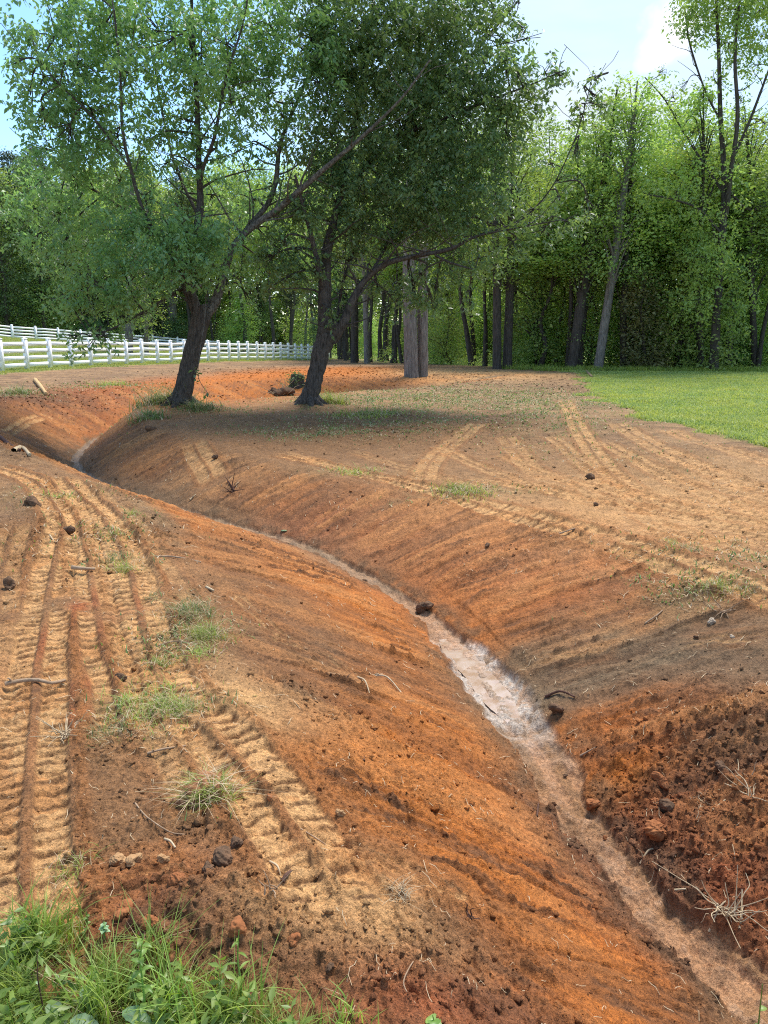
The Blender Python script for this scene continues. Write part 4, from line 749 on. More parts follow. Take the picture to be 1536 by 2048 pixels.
def sparse():
    rng = np.random.default_rng(34); Ps = []
    for (cx, cy, rx, ry, k) in SPARSE:
        n = int(2600*rx*ry*k*(1 if cy > 8 else 3.0)) if rx*ry < 3 else int(1500*rx*ry*k); n = min(n, 22000); n = n//2 if cy > 9 else n
        x = cx+rng.normal(0, .55, n)*rx; y = cy+rng.normal(0, .55, n)*ry; Ps.append(np.column_stack([x, y]))
    P = np.vstack(Ps); x, y = P[:, 0].astype(np.float32), P[:, 1].astype(np.float32); k = fbm(x*4, y*4, 5, 2)*.6+fbm(x*14, y*14, 4, 3)*.4; m = k > rng.random(len(x))*.25+.40
    x, y = x[m], y[m]; print('sparse', len(x)); z = gz(x, y)-.004; hs = np.where(y > 9, .045, .04); sel = rng.random(len(x)) < .5
    for s_, mat, nm, lb in ((sel, 'grassd', 'sparse_grass', 'thin green grass surviving in patches on the graded clay'), (~sel, 'straw', 'dry_grass', 'dry straw-coloured grass lying in patches on the clay')):
        V, F = blades(np.column_stack([x, y, z])[s_], hs[s_]*(1 if nm[0] == 's' else .7), .003+.0011*y[s_], rng, .9 if nm[0] == 's' else 2.2, 2); o = mesh_np(nm, V, F, M[mat]); tag(o, lb, 'grass', kind='stuff')
sparse()
def straw_bits():
    rng = np.random.default_rng(35); n = 3400; v = rng.uniform(-.6, .6, n); y = 1.3*(24/1.3)**(rng.random(n)**.7); x = v*(y+.6); q = ground(x.astype(np.float32), y.astype(np.float32)); m = (q[4] < .3) & (q[7] < .3) & (fbm(x*.9, y*.9, 3, 5) > .42); x, y, z = x[m], y[m], q[0][m]
    n = len(x); a = rng.random(n)*pi*2; L_ = (.012+.045*rng.random(n)**2.5)*(1+y*.07); d = np.column_stack([np.cos(a)*L_, np.sin(a)*L_]); V = []
    w = .0003+.00030*y; pts = []
    for k in range(4):
        f = k/3; xx = x+d[:, 0]*f+rng.normal(0, .08, n)*L_; yy = y+d[:, 1]*f+rng.normal(0, .08, n)*L_; zz = gz(xx, yy)+.003+rng.random(n)*.012; pts.append(np.column_stack([xx, yy, zz]))
    nx = np.column_stack([-np.sin(a)*w, np.cos(a)*w, np.zeros(n)]); rows = []
    for p in pts: rows += [p-nx, p+nx]
    V = np.stack(rows, 1).reshape(-1, 3); F = (np.arange(n)[:, None, None]*8+np.array([[0,1,3,2],[2,3,5,4],[4,5,7,6]])[None]).reshape(-1, 4)
    o = mesh_np('straw_litter', V, F, M['straw']); tag(o, 'pale bits of straw and root fibre scattered over the clay', 'straw', kind='stuff')
straw_bits()

# ---------------------------------------------------------------- clods
def ico(sub=1):
    t = (1+5**.5)/2; V = [(-1,t,0),(1,t,0),(-1,-t,0),(1,-t,0),(0,-1,t),(0,1,t),(0,-1,-t),(0,1,-t),(t,0,-1),(t,0,1),(-t,0,-1),(-t,0,1)]
    F = [(0,11,5),(0,5,1),(0,1,7),(0,7,10),(0,10,11),(1,5,9),(5,11,4),(11,10,2),(10,7,6),(7,1,8),(3,9,4),(3,4,2),(3,2,6),(3,6,8),(3,8,9),(4,9,5),(2,4,11),(6,2,10),(8,6,7),(9,8,1)]
    V = [np.array(v, float)/np.linalg.norm(v) for v in V]
    for _ in range(sub):
        c = {}; G = []
        def mid(a, b):
            k = (min(a, b), max(a, b))
            if k not in c: v = V[a]+V[b]; V.append(v/np.linalg.norm(v)); c[k] = len(V)-1
            return c[k]
        for a, b, d in F: x, y, z = mid(a, b), mid(b, d), mid(d, a); G += [(a, x, z), (b, y, x), (d, z, y), (x, y, z)]
        F = G
    return np.array(V), np.array(F)
ICO1 = ico(1); ICO3 = ico(4)
def clod_mesh(r, seed, V0=None, F0=None, rough=.28, flat=.7):
    V0, F0 = ICO3; rng = np.random.default_rng(seed); V = V0.copy(); h = np.zeros(len(V))
    for k in range(26):
        d = rng.normal(0, 1, 3); d /= np.linalg.norm(d); h += np.clip((V0@d-.55)*2.2, 0, 1)*rng.uniform(-rough, rough)*1.5
    q = V0*5+seed; h += (fbm(q[:, 0]+q[:, 2]*.7, q[:, 1]-q[:, 2]*.6, 4, seed % 5, .6)-.5)*.55; V = V*(1+h)[:, None]*np.array([1, rng.uniform(.7, .95), flat])*r; return V, F0
def litter_clods():
    rng = np.random.default_rng(41); P = []
    for (cx, cy, rx, ry, k) in ROUGH:
        n = int((5200 if cy < 6 else 500)*rx*ry*k) ; P.append(np.column_stack([cx+rng.normal(0, .62, n)*rx, cy+rng.normal(0, .62, n)*ry]))
    n = 3600; v = rng.uniform(-.6, .6, n); y = 1.3*(20/1.3)**(rng.random(n)**.8); P.append(np.column_stack([v*(y+.5), y])); P = np.vstack(P); P = P[P[:, 1] > 1]
    q = ground(P[:, 0].astype(np.float32), P[:, 1].astype(np.float32)); m = (q[7] < .35) & (q[4] < .3) & (rng.random(len(P)) < .35+q[3]); P = P[m]; z = q[0][m]; n = len(P); print('clods', n)
    V0, F0 = ICO1; k = len(V0); r = (.0028+.012*rng.random(n)**7)*(1+P[:, 1]*.06); Rz = rng.random(n)*6.28; sc = rng.uniform(.6, 1.25, (n, 3)); sc[:, 2] *= .7
    V = V0[None]*(1+rng.normal(0, .22, (n, k)))[..., None]*sc[:, None]; c, s_ = np.cos(Rz)[:, None], np.sin(Rz)[:, None]; V = np.stack([V[..., 0]*c-V[..., 1]*s_, V[..., 0]*s_+V[..., 1]*c, V[..., 2]], -1)*r[:, None, None]
    V += np.column_stack([P, z+r*.15])[:, None]; CC = np.repeat(q[1][m]*rng.uniform(.75, 1.1, (n, 1)), k, 0).astype(np.float32); F = (np.arange(n)[:, None, None]*k+F0[None]).reshape(-1, 3)
    o = mesh_np('loose_soil', V.reshape(-1, 3), F, M['ground'], smooth=False, attrs={'Col': CC}); tag(o, 'crumbs and small lumps of red clay lying on the graded ground', 'soil', kind='stuff')
litter_clods()
def clod(name, px, py, wpx, mat, label, cat, flat=.75, lift=.45, seed=0):
    p = px_on([(px, py)])[0]; D = math.hypot(math.hypot(p[0], p[1]), H_CAM-p[2]); r = wpx/FPX*D/2*(.72 if py > 1240 or py < 1200 else 1.); V, F = clod_mesh(r, seed+int(px), flat=flat); o = mesh_np(name, V, F, M[mat], loc=(p[0], p[1], p[2]+r*lift*flat), smooth=True)
    o.rotation_euler = (0, 0, seed*1.3+px); tag(o, label, cat); return o
CLODS = [
 (850,1219,24,'clodd','round dark clod standing in the muddy channel above the white water'),(730,1160,22,'clodd','flat dark clod in the channel farther up than the round one'),
 (1113,1428,30,'clodd','dark mossy clod right of the lower end of the white water'),(1187,1617,34,'clodr','dark red lump at the channel edge where the spoil begins'),
 (1131,1546,10,'clodd','small dark pebble in the pink channel bed'),(857,1013,10,'clodd','small dark clod on the crest of the far slope'),
 (433,920,16,'clodd','small dark stone beside the short tan wheel mark'),(328,1750,30,'clodt','rounded dry clay lump behind the foreground weeds'),
 (236,1737,36,'clodt','flat dry clay lump at the left of two near the weeds'),(270,1752,38,'clodt','broad flat dry clay lump right of a similar flat one'),
 (440,1760,50,'clodd','overturned dark clod with a dry crust below the grassy clump'),(420,1782,28,'clodd','round dark clod tucked under the overturned one'),
 (473,1710,30,'clodd','dark round clod between the grassy clump and the overturned clod'),(360,1815,36,'clodr','big red-brown clod high in the crumbly heap'),
 (540,1610,16,'clodr','red lump sitting in the gap between the tread lanes'),(680,1643,22,'clodt','small grey-tan stone on the edge of the orange slope'),
 (1320,1568,30,'clodr','angular red clod, upper one on the spoil bank'),(1312,1608,28,'clodr','flat-faced red clod just below the angular one'),
 (1330,1630,34,'clodd','brownish clod below the flat-faced red one'),(1310,1680,60,'clodr','large slab of red clay overhanging the channel side'),
 (1180,958,20,'clodd','dark lump on the field right of centre'),(1190,1015,16,'clodd','dark lump by the tread mark on the field'),(975,1095,14,'clodd','dark clod near the dark heap on the right crest'),
 (300,862,20,'clodd','dark clod beside the trunk foot on the ditch bank'),(590,1925,24,'clodr','red clod on the lower bank'),(640,1870,22,'clodr','red clod half buried near the white flower'),
 (255,1885,44,'clodr','large red clod showing through the weeds'),(660,1960,20,'clodd','dark clod at the foot of the bank near the bottom edge'),(480,1930,46,'clodr','big red lump right of the tall weed'),
 (310,1932,34,'clodr','red lump left of the arching grass clump'),(1440,1540,26,'clodd','dark clod under the pale roots on the spoil bank'),(1210,1680,14,'clodr','small red clod at the channel bank'),
 (60,1015,30,'clodd','dark clod by the left edge above the treads'),(140,1062,24,'clodd','dark clod in the gap between upper treads'),(20,1175,30,'clodd','dark clod at the far left of the treads'),
 (240,1355,26,'clodd','dark lump pressed beside the second tread'),(1395,1265,14,'clodd','small dark clod below the pale stones on the slope')]
for i, (px, py, w, mat, lb) in enumerate(CLODS): clod('clod', px, py, w, mat, lb, 'clod', seed=i, flat=.62 if i in (1, 8, 9, 19) else .8)
clod('pale_stone', 1424, 1235, 12, 'pale', 'small pale stone among the twigs on the right slope', 'stone'); clod('pale_stone', 1466, 1263, 10, 'pale', 'smallest pale stone below the twigs on the right slope', 'stone')
clod('pale_stone', 620, 1872, 12, 'pale', 'white scrap lying on red soil right of the weeds', 'scrap', flat=.3)
clod('green_scrap', 568, 1064, 12, 'paleleaf', 'pale green leaf scrap beside the upper channel', 'leaf', flat=.3)

# ---------------------------------------------------------------- sticks and roots
def stick(name, pts, wpx, mat, label, cat='twig', branches=(), lift=.0, arch=0):
    W_ = px_on(pts); n = len(W_); D = np.linalg.norm(W_-[0, 0, H_CAM], axis=1); r = wpx/FPX*D.mean()/2; P = W_.copy(); f = np.linspace(0, 1, n); P[:, 2] += r*.8+lift*np.sin(pi*f)+arch
    P, R = smooth_poly(P, np.linspace(r, r*.6, n), 5); b = P[0].copy(); b[2] = W_[0][2]; mb = MB(); mb.tube(P-b, R, 6, .15, 3)
    for i0, ddx, ddy, ddz in branches: e = np.array([P[i0], P[i0]+np.array([ddx, ddy, ddz])*.5+[0, 0, .01], P[i0]+[ddx, ddy, ddz]]); Q, RR = smooth_poly(e, [r*.6, r*.4, r*.2], 4); mb.tube(Q-b, RR, 5)
    o = mb.build(name, M[mat], loc=b, smooth=True); tag(o, label, cat); return o
STK = [
 ([(10,1372),(45,1366),(75,1368),(105,1371),(130,1360)],9,'wood','bent brown root lying across the leftmost treads'),
 ([(145,1140),(165,1144),(190,1140)],9,'wood','short stubby root across the upper treads'),
 ([(310,1115),(350,1117),(402,1126)],4,'wood','thin pale root above the treads on the left slope'),
 ([(318,1296),(350,1290),(400,1288)],3,'wood','thin pale twig at the lower edge of the largest grass patch'),
 ([(412,1177),(428,1184)],6,'straw','short pale stick on the upper left slope'),
 ([(715,1358),(730,1372),(740,1388)],4,'straw','thin pale straw on the orange slope near the channel'),
 ([(750,1345),(775,1358),(803,1385)],4,'straw','longer pale straw right of a similar one on the orange slope'),
 ([(270,1600),(283,1625),(300,1648),(340,1675),(370,1682)],3,'wood','long thin curved root on brown soil left of the grassy clump'),
 ([(330,1690),(342,1698),(352,1712)],5,'straw','pale forked root scrap above the dry clay lumps'),
 ([(295,1508),(330,1502),(372,1492)],5,'wood','straight brown twig between the two lower tread lanes'),
 ([(540,1735),(555,1748),(562,1758)],5,'straw','pale splinter on the grey soil beside the lower tread'),
 ([(566,1793),(574,1783),(582,1770)],9,'woodd','short dark stub poking up beside the lower tread'),
 ([(840,1920),(815,1965),(808,1990),(832,2022)],3,'wood','long hair-like root near the bottom edge of the orange slope'),
 ([(1074,1635),(1076,1618),(1078,1604)],4,'woodd','thin dark twig standing at the channel edge'),
 ([(728,1535),(729,1520)],5,'woodd','tiny dark stub on the orange slope'),
 ([(1280,1730),(1295,1712),(1310,1695)],4,'straw','pale straw leaning on the lower spoil bank'),
 ([(1425,1628),(1450,1608)],4,'straw','short pale straw in the middle of the spoil bank'),
 ([(1335,1798),(1370,1797)],4,'straw','straight pale straw at the channel edge by the spoil'),
 ([(1478,1866),(1482,1830),(1483,1785)],4,'straw','upright dry stalk in the dead grass on the spoil bank'),
 ([(1418,1860),(1440,1830),(1468,1808)],4,'straw','dry stalk leaning right out of the dead grass'),
 ([(1100,1075),(1130,1068),(1150,1062)],4,'wood','pale twig on the dark heap of the right crest'),
 ([(1168,738),(1178,750),(1184,755)],5,'wood','broken brown branch stub at the corner of the clay and the lawn'),
 ([(70,762),(82,777),(92,790)],8,'woodo','split orange-brown wood chunk on the heap by the fence'),
 ([(28,905),(45,903),(60,915)],10,'straw','pale broken wood on the left bank edge'),
 ([(0,880),(20,893),(40,905)],9,'woodd','dark broken branch at the left image edge'),
 ([(1160,1512),(1195,1500)],4,'wood','thin twig above the spoil bank'),
 ([(1290,1245),(1310,1235),(1325,1222)],4,'wood','thin pale twig left of the pale stones'),
 ([(380,1002),(392,992)],4,'straw','short pale straw on the far slope above the dead twigs'),
 ([(470,985),(455,968)],4,'woodd','dead twig cluster on the far slope of the ditch'),
 ([(100,1075),(112,1085),(122,1070)],3,'straw','pale forked straw beside the upper treads'),
 ([(1050,1335),(1062,1350)],3,'wood','short pale twig beside the white water'),
 ([(600,1660),(640,1680),(665,1690)],3,'wood','thin brown root below the lower treads'),
 ([(1090,1395),(1120,1388),(1150,1392)],6,'woodd','dark root crossing the soil above the mossy clod')]
for i, (pts, w, mat, lb) in enumerate(STK):
    br = [(2, random.uniform(-.04, .04), random.uniform(-.02, .03), random.uniform(.0, .04))] if i % 3 == 0 else []
    if i == 28: br = [(1, .12, 0, .12), (2, -.1, .05, .14), (2, .05, 0, .2)]
    stick('twig' if w < 8 else 'root', pts, w, mat, lb, 'twig' if w < 8 else 'root', br, lift=.01)
# pale roots sticking out of the spoil bank
def root_tangle(px, py, size, label, n, seed, mat='straw', up=.4):
    rng = np.random.default_rng(seed); p = px_on([(px, py)])[0]; mb = MB(); D = np.linalg.norm(p-[0, 0, H_CAM]); L_ = size/FPX*D
    for i in range(n):
        a = rng.random()*6.28; d = np.array([cos(a), sin(a), up*(.3+rng.random())]); d /= np.linalg.norm(d); e = [np.array([rng.normal(0, .1), rng.normal(0, .1), -.02])*L_]
        for k in range(4): d = d+rng.normal(0, .35, 3); e.append(e[-1]+d*L_*rng.uniform(.06, .17))
        P, R = smooth_poly(e, np.linspace(.0022, .0009, 5)*(.6+D*.22), 3); mb.tube(P, R, 5)
    o = mb.build('root_tangle', M[mat], loc=p, smooth=True); tag(o, label, 'roots'); return o
root_tangle(1490,1545,80,'pale branching roots sprouting from the upper spoil bank',9,1); root_tangle(1500,1600,60,'small grey root tangle just below the pale branching roots',12,2)
root_tangle(1450,1840,110,'dead grass and roots at the foot of the spoil bank',26,3); root_tangle(545,1850,60,'thin upright dead stems on the crumbly heap',6,4,'wood',1.6)
root_tangle(1445,1220,50,'clump of short brown twigs on the right slope above the pale stones',14,5,'wood',.5); root_tangle(130,1455,60,'dead grass thatch around the clod at lower left',40,6,'straw',.3)
root_tangle(465,985,45,'dead brown twigs on the ditch slope below the short tan mark',8,7,'woodd',1.0); root_tangle(690,1355,20,'tiny tangle of root on the orange slope',5,8,'woodd',.6)
root_tangle(562,790,60,'dry roots and grass on the brown soil heap',30,19,'straw',.5)
root_tangle(945,1838,50,'dark twisted root stub low on the orange slope',6,9,'woodd',.9)

# ---------------------------------------------------------------- tufts
def tuft(name, px, py, size_px, hgt_px, n, mat, label, seed, bend=.8, clodm=None, flat=.5, w=.004):
    if py > 1000: hgt_px *= .75; w *= .8
    rng = np.random.default_rng(seed); p = px_on([(px, py)])[0]; D = np.linalg.norm(p-[0, 0, H_CAM]); r = size_px/FPX*D/2; h = hgt_px/FPX*D
    x = p[0]+rng.normal(0, .5, n)*r; y = p[1]+rng.normal(0, .5, n)*r*flat*2; z = gz(x, y)-.004; root = empty(name, p); tag(root, label, 'grass tuft', 'grass tufts on the clay')
    nd_ = n//3; P = np.column_stack([x, y, z])-p
    V, F = blades(P[nd_:], h*(.45+.9*rng.random(n-nd_)**2), w*.8, rng, bend*1.5, 4); mesh_np('blades', V, F, M[mat], root)
    V, F = blades(P[:nd_], h*.7, w*.7, rng, bend*2.6, 4); mesh_np('dry_blades', V, F, M['straw'], root)
    if clodm:
        V, F = clod_mesh(r*.85, seed); mesh_np('root_ball', V, F, M[clodm], root, loc=(0, 0, r*.1), smooth=True)
    return root
def grassy_clump(px, py, wpx, label):
    rng = np.random.default_rng(8); p = px_on([(px, py)])[0]; D = np.linalg.norm(p-[0, 0, H_CAM]); r = wpx/FPX*D/2; root = empty('grass_sod', p+np.array([0, 0, -r*.1])); tag(root, label, 'grass tuft')
    V, F = clod_mesh(r, 3, flat=.7); mesh_np('root_ball', V, F, M['clod'], root, smooth=True)
    n = 300; v = rng.normal(0, 1, (n, 3)); v[:, 2] = abs(v[:, 2])+.25; v[:, 1] -= .2; v /= np.linalg.norm(v, axis=1)[:, None]; P = v*r*np.array([.95, .9, .8])
    V, F = blades(P, np.full(n, r*.38), .003, rng, 2.6, 5); mesh_np('blades', V, F, M['grass2'], root)
    n = 130; v = rng.normal(0, 1, (n, 3)); v[:, 2] = abs(v[:, 2])*.8+.1; v /= np.linalg.norm(v, axis=1)[:, None]; V, F = blades(v*r*.9, np.full(n, r*.5), .003, rng, 3.2, 5); mesh_np('dry_blades', V, F, M['straw'], root)
grassy_clump(420,1598,95,'upturned grassy sod with hanging blades beside the lower treads')
T_ = [
 (380,1225,90,42,420,'grassd','large green grass patch right of the treads, upper part'),(410,1270,80,40,420,'grass2','grass patch spilling down right of the large one'),(400,1308,70,22,200,'grass2','thin yellowish grass at the foot of the large patch'),
 (320,1326,40,24,130,'grass2','small round tuft left of the large grass patch'),(300,1405,150,36,620,'grass2','long low band of grass across the tread marks'),(355,1412,60,34,260,'grass2','bright green right end of the low grass band'),
 (225,1455,80,34,220,'grassd','drab grass below the low band, beside the clod'),(250,1138,40,30,180,'grass2','bright small tuft in the upper treads'),(225,1118,50,22,160,'grassd','greyish tuft just above the bright small one'),
 (268,1032,26,22,80,'grass2','small upright tuft high between the treads'),(232,1072,30,14,60,'grass2','tiny yellowish tuft on the upper treads'),(305,1192,36,18,80,'grassd','small drab tuft above the large patch'),
 (1432,1182,70,34,200,'grass2','green clump with long blades at the right crest'),(1500,1180,40,24,70,'grassd','smaller clump at the right end of the crest'),(925,987,110,22,300,'grass2','flat green patch on the field beside the tread mark'),
 (705,942,80,14,180,'grass2','low green streak of grass on the field left of centre'),(1375,1100,60,20,120,'grassd','small tuft on the right-hand tread mark'),(1340,1085,26,16,60,'grass2','tiny tuft left of a small one on the right-hand tread'),
 (800,1812,40,30,46,'straw','pale dry tuft on the lower slope'),(330,815,90,40,700,'grassd','dark tall grass at the left foot of the leaning tree'),(300,835,50,26,260,'grassd','dark grass hanging over the ditch below the leaning tree'),
 (400,825,60,24,320,'grassd','dark grass right of the first tree foot'),(660,810,60,30,420,'grass2','dark green grass at the right foot of the second tree'),(740,830,130,13,600,'grass2','pale green grass spreading right of the second tree'),
 (222,770,60,12,140,'grass2','grass patch on the far bank near the fence'),(35,788,50,22,200,'grassd','grass tuft on the dark heap at far left'),(150,1738,60,36,60,'grass2','faint thin grass near the lower left treads'),(120,992,50,12,60,'grass2','yellowish wisps where the treads begin'),(1405,1608,40,10,20,'straw','few pale wisps on the spoil bank')]
for i, (px, py, s_, h, n, mat, lb) in enumerate(T_):
    far_ = py < 1000; tuft('grass_tuft', px, py, s_*1.15, h, max(110, int(n*1.4)), mat, lb, 300+i, .8, w=.018 if py < 900 else .010 if far_ else .0042)

# ---------------------------------------------------------------- stumps
def stump(px, py, wpx, hpx, label, mat, seed, cap=None):
    rng = np.random.default_rng(seed); p = px_on([(px, py)])[0]; D = np.linalg.norm(p-[0, 0, H_CAM]); r = wpx/FPX*D/2; h = hpx/FPX*D; root = empty('stump', p); tag(root, label, 'stump')
    P = [(0, 0, -.1), (0, 0, .05), (rng.normal(0, .02), 0, h*.5), (rng.normal(0, .05), 0, h)]; mb = MB(); PP, RR = smooth_poly(P, [r*1.3, r*1.1, r*.95, r*.85], 4); mb.tube(PP, RR, 14, .35, seed); mb.build('stem', M[mat], root, smooth=True)
    if cap:
        c = np.column_stack([rng.normal(0, r*.7, 90), rng.normal(0, r*.7, 90), rng.uniform(0, h*1.1, 90)]); V, F = sprays(c, 10, .08, .07, rng); mesh_np('sprouts', V, F, M[cap], root)
stump(594,775,26,24,'short stump covered in green sprouts behind the second tree','bark',1,'leafD'); stump(765,722,20,14,'small grey stump on the far bank left of the twin pines','barkg',2)
V, F = clod_mesh(.42, 77, flat=.6); p = px_on([(562,788)])[0]; o = mesh_np('soil_heap', V, F, M['clodd'], loc=(p[0], p[1], p[2]-.02), smooth=True); tag(o, 'brown heap of soil and roots left of the sprouting stump', 'heap')
V, F = clod_mesh(.3, 78, flat=.5); p = px_on([(900,882)])[0]
# low twig of leaves hanging beside the first trunk
def hanging():
    rng = np.random.default_rng(9); root = empty('hanging_vine', PX(396,640,17.0)); tag(root, 'thin vine hanging along the first leaning trunk, a few leaves at its tip', 'vine'); b = np.array(root.location)
    mb = MB(); P, R = smooth_poly([PX(412,590,17.05), PX(408,650,17.0), PX(400,700,16.95), PX(396,745,16.9), PX(401,765,16.85), PX(418,790,16.8)], [.012, .012, .010, .008, .006, .004], 5); mb.tube(P-b, R, 5); mb.build('stem', M['barkl'], root, smooth=True)
    c = np.array([PX(396,745,16.9), PX(398,752,16.9), PX(420,788,16.8)]); V, F = sprays(c, 8, .07, .10, rng); mesh_np('leaves', V-b, F, M['leafA'], root)
hanging()

# ---------------------------------------------------------------- weeds in front
def fore_weeds():
    rng = np.random.default_rng(51); n = 34000; px = rng.uniform(-260, 640, n); py = rng.uniform(1830, 2420, n)
    lim = np.interp(px, [-260, 0, 60, 120, 220, 300, 420, 560, 640], [1890, 1900, 1880, 1905, 1960, 1985, 2000, 2040, 2090]); k = rng.random(n)*70; m = py > lim+k-10; px, py = px[m], py[m]
    w = ground_at(np.column_stack([px, py])) if len(px) < 100 else None
    x = (px-768)/FPX; u = (1024-py)/FPX; dy = cos(PITCH)+u*sin(PITCH); dz = -sin(PITCH)+u*cos(PITCH); t = -(H_CAM)/dz; X = x*t; Y = dy*t; Z = gz(X, Y)-.01
    P = np.column_stack([X, Y, Z]); cl = fbm(X*9, Y*9, 3, 4); kk = cl > .40; P = P[kk]; print('weeds', len(P))
    h = .06+.13*fbm(P[:, 0]*5, P[:, 1]*5, 2, 6)*rng.random(len(P)); V, F = blades(P, h, .0032, rng, .9, 5); o = mesh_np('weedy_grass', V, F, M['grass2']); tag(o, 'green weedy grass along the bottom left edge', 'grass', kind='stuff')
    # leafy stems
    S = P[rng.choice(len(P), 260, replace=False)]; cs = []; mb = MB(); LV = []; LF = []; nn = 0
    for s_ in S:
        hh = rng.uniform(.05, .16); d = np.array([rng.normal(0, .25), rng.normal(0, .25), 1]); q = [s_, s_+d*hh*.5, s_+d*hh+rng.normal(0, .01, 3)]; PP, RR = smooth_poly(q, [.0016, .0013, .0009], 2); mb.tube(PP, RR, 4, cap=False)
        for f in np.linspace(.2, 1, 7): cs.append(s_+d*hh*f); cs.append(s_+d*hh*f)
    cs = np.array(cs); V, F = leaves(cs, .034, rng, .0, .42); o = mesh_np('weed_foliage', V, F, M['weed']); tag(o, 'small leafy weeds mixed into the grass at bottom left', 'weeds', kind='stuff')
    o = mb.build('weed_stems', M['weed']); tag(o, 'thin green stems of the leafy weeds at bottom left', 'weeds', kind='stuff')
fore_weeds()
def pz(px, py, z):
    d = pixdir(px, py); t = (z-H_CAM)/d.z; return np.array([d.x*t, d.y*t, z])
def bigleaf(base, direc, L_, w, mb, serr=True, droop=.5):
    direc = np.array(direc, float); direc /= np.linalg.norm(direc); sd_ = np.cross(direc, [0, 0, 1]); sd_ /= np.linalg.norm(sd_)+1e-9; n = 11; V = []
    for i in range(n):
        f = i/(n-1); c = base+direc*L_*f+np.array([0, 0, -1])*droop*L_*f*f; ww = w*(sin(pi*min(1, f**.75))**.9+.02)*(1+(.12 if (serr and i % 2) else 0)); lift = np.array([0, 0, .25*ww]); V += [c-sd_*ww+lift, c-sd_*ww*.5+lift*.2, c, c+sd_*ww*.5+lift*.2, c+sd_*ww+lift]
    F = [(i*5+j, i*5+j+1, i*5+j+6, i*5+j+5) for i in range(n-1) for j in range(4)]; mb.add(V, F)
def tall_weed(root_px, top_px, label, leafn, L_, mat='weed', seed=0, stemmat='weed', name='tall_weed', r=.003, w=.2, extra=None):
    rng = np.random.default_rng(seed); b = pz(root_px[0], root_px[1], .0); b[2] = gz1(b[0], b[1])-.01; d = pixdir(*top_px); t = (b[1]+.02)/d.y; top = np.array([d.x*t, d.y*t, H_CAM+d.z*t]); root = empty(name, b); tag(root, label, 'weed')
    P, R = smooth_poly([b, b*.66+top*.34+rng.normal(0, .004, 3), b*.33+top*.67+rng.normal(0, .004, 3), top], [r, r*.9, r*.75, r*.4], 5); mb = MB(); mb.tube(P-b, R, 6); mb.build('stem', M[stemmat], root, smooth=True)
    if leafn:
        mb = MB()
        for i in range(leafn):
            f = .3+.7*i/leafn; k = int(f*(len(P)-1)); a = i*2.4; bigleaf(P[k]-b, (cos(a), sin(a), .55), L_*(1.15-.5*f), L_*w*(1.2-.4*f), mb, True, .5)
        mb.build('leaves', M[mat], root, smooth=True)
    return root
tall_weed((88,2075),(74,1902),'thin dark bare stalk standing in the weeds at far left',2,.02,'paleleaf',1,'woodd',r=.0022)
tall_weed((292,2080),(286,1868),'tall upright weed with whorls of narrow leaves in the weeds',16,.045,'weed',2,w=.16)
tall_weed((478,2040),(478,1860),'slim grassy spike rising right of the weeds',8,.05,'grass2',3,w=.08)
tall_weed((215,1930),(208,1842),'small flowering weed at the back of the left weeds',8,.022,'paleleaf',4,w=.3)
tall_weed((175,1915),(172,1822),'thin sprig beside the short pale stick behind the weeds',6,.018,'weed',5,w=.3)
tall_weed((60,1960),(66,1880),'leafy weed with broad rounded leaves at left',9,.045,'weed',6,w=.4)
tall_weed((1535,2050),(1525,1968),'leafy green weed at the bottom right corner',9,.04,'weed',7,w=.22)
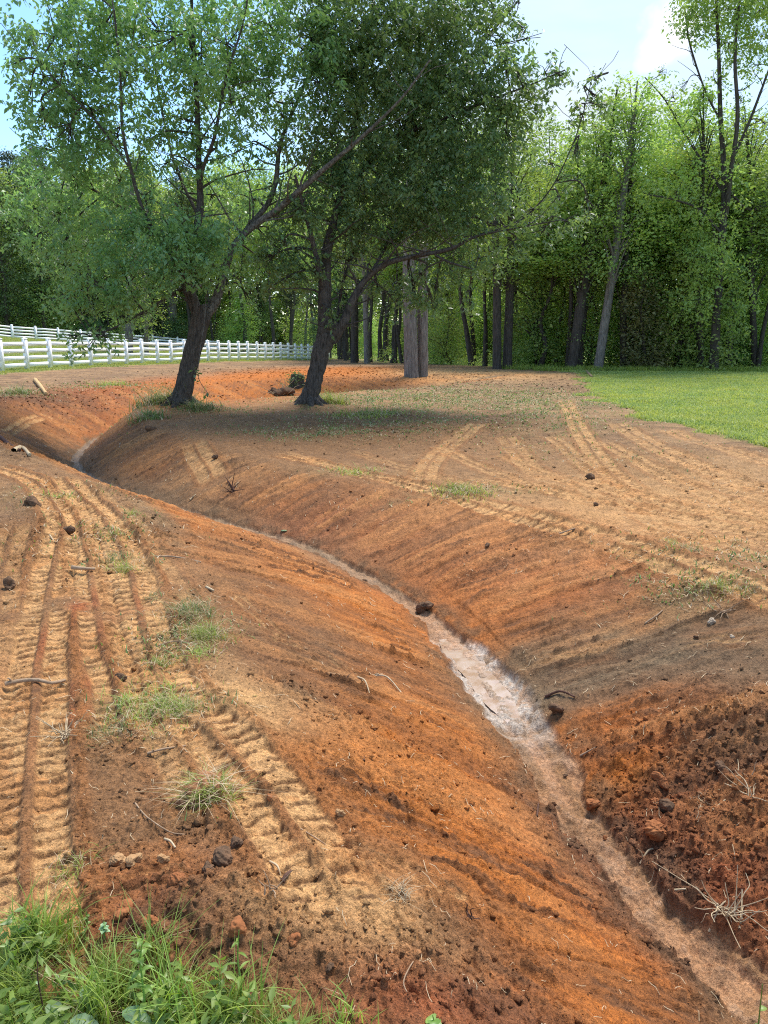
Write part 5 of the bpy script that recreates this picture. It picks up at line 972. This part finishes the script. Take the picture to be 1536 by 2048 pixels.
def serrated(px, py, L_, ang, label, seed):
    b = pz(px, py, .09); root = empty('broadleaf_weed', (b[0], b[1], gz1(b[0], b[1]))); tag(root, label, 'weed'); g0 = np.array(root.location); top = b-g0; mb = MB(); P, R = smooth_poly([(0, 0, 0), top*.5+[.006, 0, 0], top], [.002, .0017, .0012], 4); mb.tube(P, R, 5); mb.build('stem', M['weed'], root, smooth=True)
    mb = MB(); bigleaf(top, (cos(ang), sin(ang), .12), L_, L_*.22, mb, True, .45); mb.build('leaf', M['paleleaf'], root, smooth=True)
serrated(168,1972,.085,-.9,'single serrated grey-green leaf, upper one in the weeds',1); serrated(245,2022,.095,-.35,'pointed serrated leaf right of the tall dark stalk, near the bottom',2); serrated(140,2040,.09,-.2,'serrated leaf at the bottom edge below the upper serrated leaf',3); serrated(95,2008,.08,-.6,'narrow silvery leaf beside the bare dark stalk',4)
def arch_clump(px, py, label, n, L_, seed, mat='grass2'):
    rng = np.random.default_rng(seed); b = pz(px, py, .0); b[2] = gz1(b[0], b[1]); root = empty('grass_clump', b); tag(root, label, 'grass clump'); P = rng.normal(0, .035, (n, 3)); P[:, 2] = 0
    V, F = blades(P, np.full(n, L_), .0045, rng, .75, 7); mesh_np('blades', V, F, M[mat], root)
    V, F = blades(P[:n//6], np.full(n//6, L_*.6), .0025, rng, 1.3, 7); mesh_np('dry_blades', V, F, M['straw'], root)
arch_clump(320,1975,'arching grass clump with pale tips in the middle of the weeds',60,.15,1); arch_clump(80,1915,'bushy bright grass clump at the back left of the weeds',110,.13,2); arch_clump(130,1905,'fine drooping grass clump right of the bushy one',90,.11,3); arch_clump(350,2060,'arching grass clump at the bottom edge, middle',70,.17,4); arch_clump(470,2050,'loose grass clump at the right end of the weeds',50,.14,5); arch_clump(20,2010,'thick grass clump in the bottom left corner',120,.14,6); arch_clump(215,2060,'tall blades at the bottom edge between the serrated leaves',90,.18,7); arch_clump(560,2055,'low grass clump right of the weeds at the bottom edge',40,.08,8); arch_clump(690,2070,'small tuft peeking over the bottom edge near the middle',60,.07,9)
tall_weed((868,2065),(865,2030),'tiny bright green leaf at the bottom edge',3,.03,'weed',12,w=.6)
for k, l in PROT.items():
    for i, (o, ks) in enumerate(l):
        if (k, i) not in used:
            for c in ks: bpy.data.objects.remove(c)
            bpy.data.objects.remove(o)
print('objects', len(COL.objects))
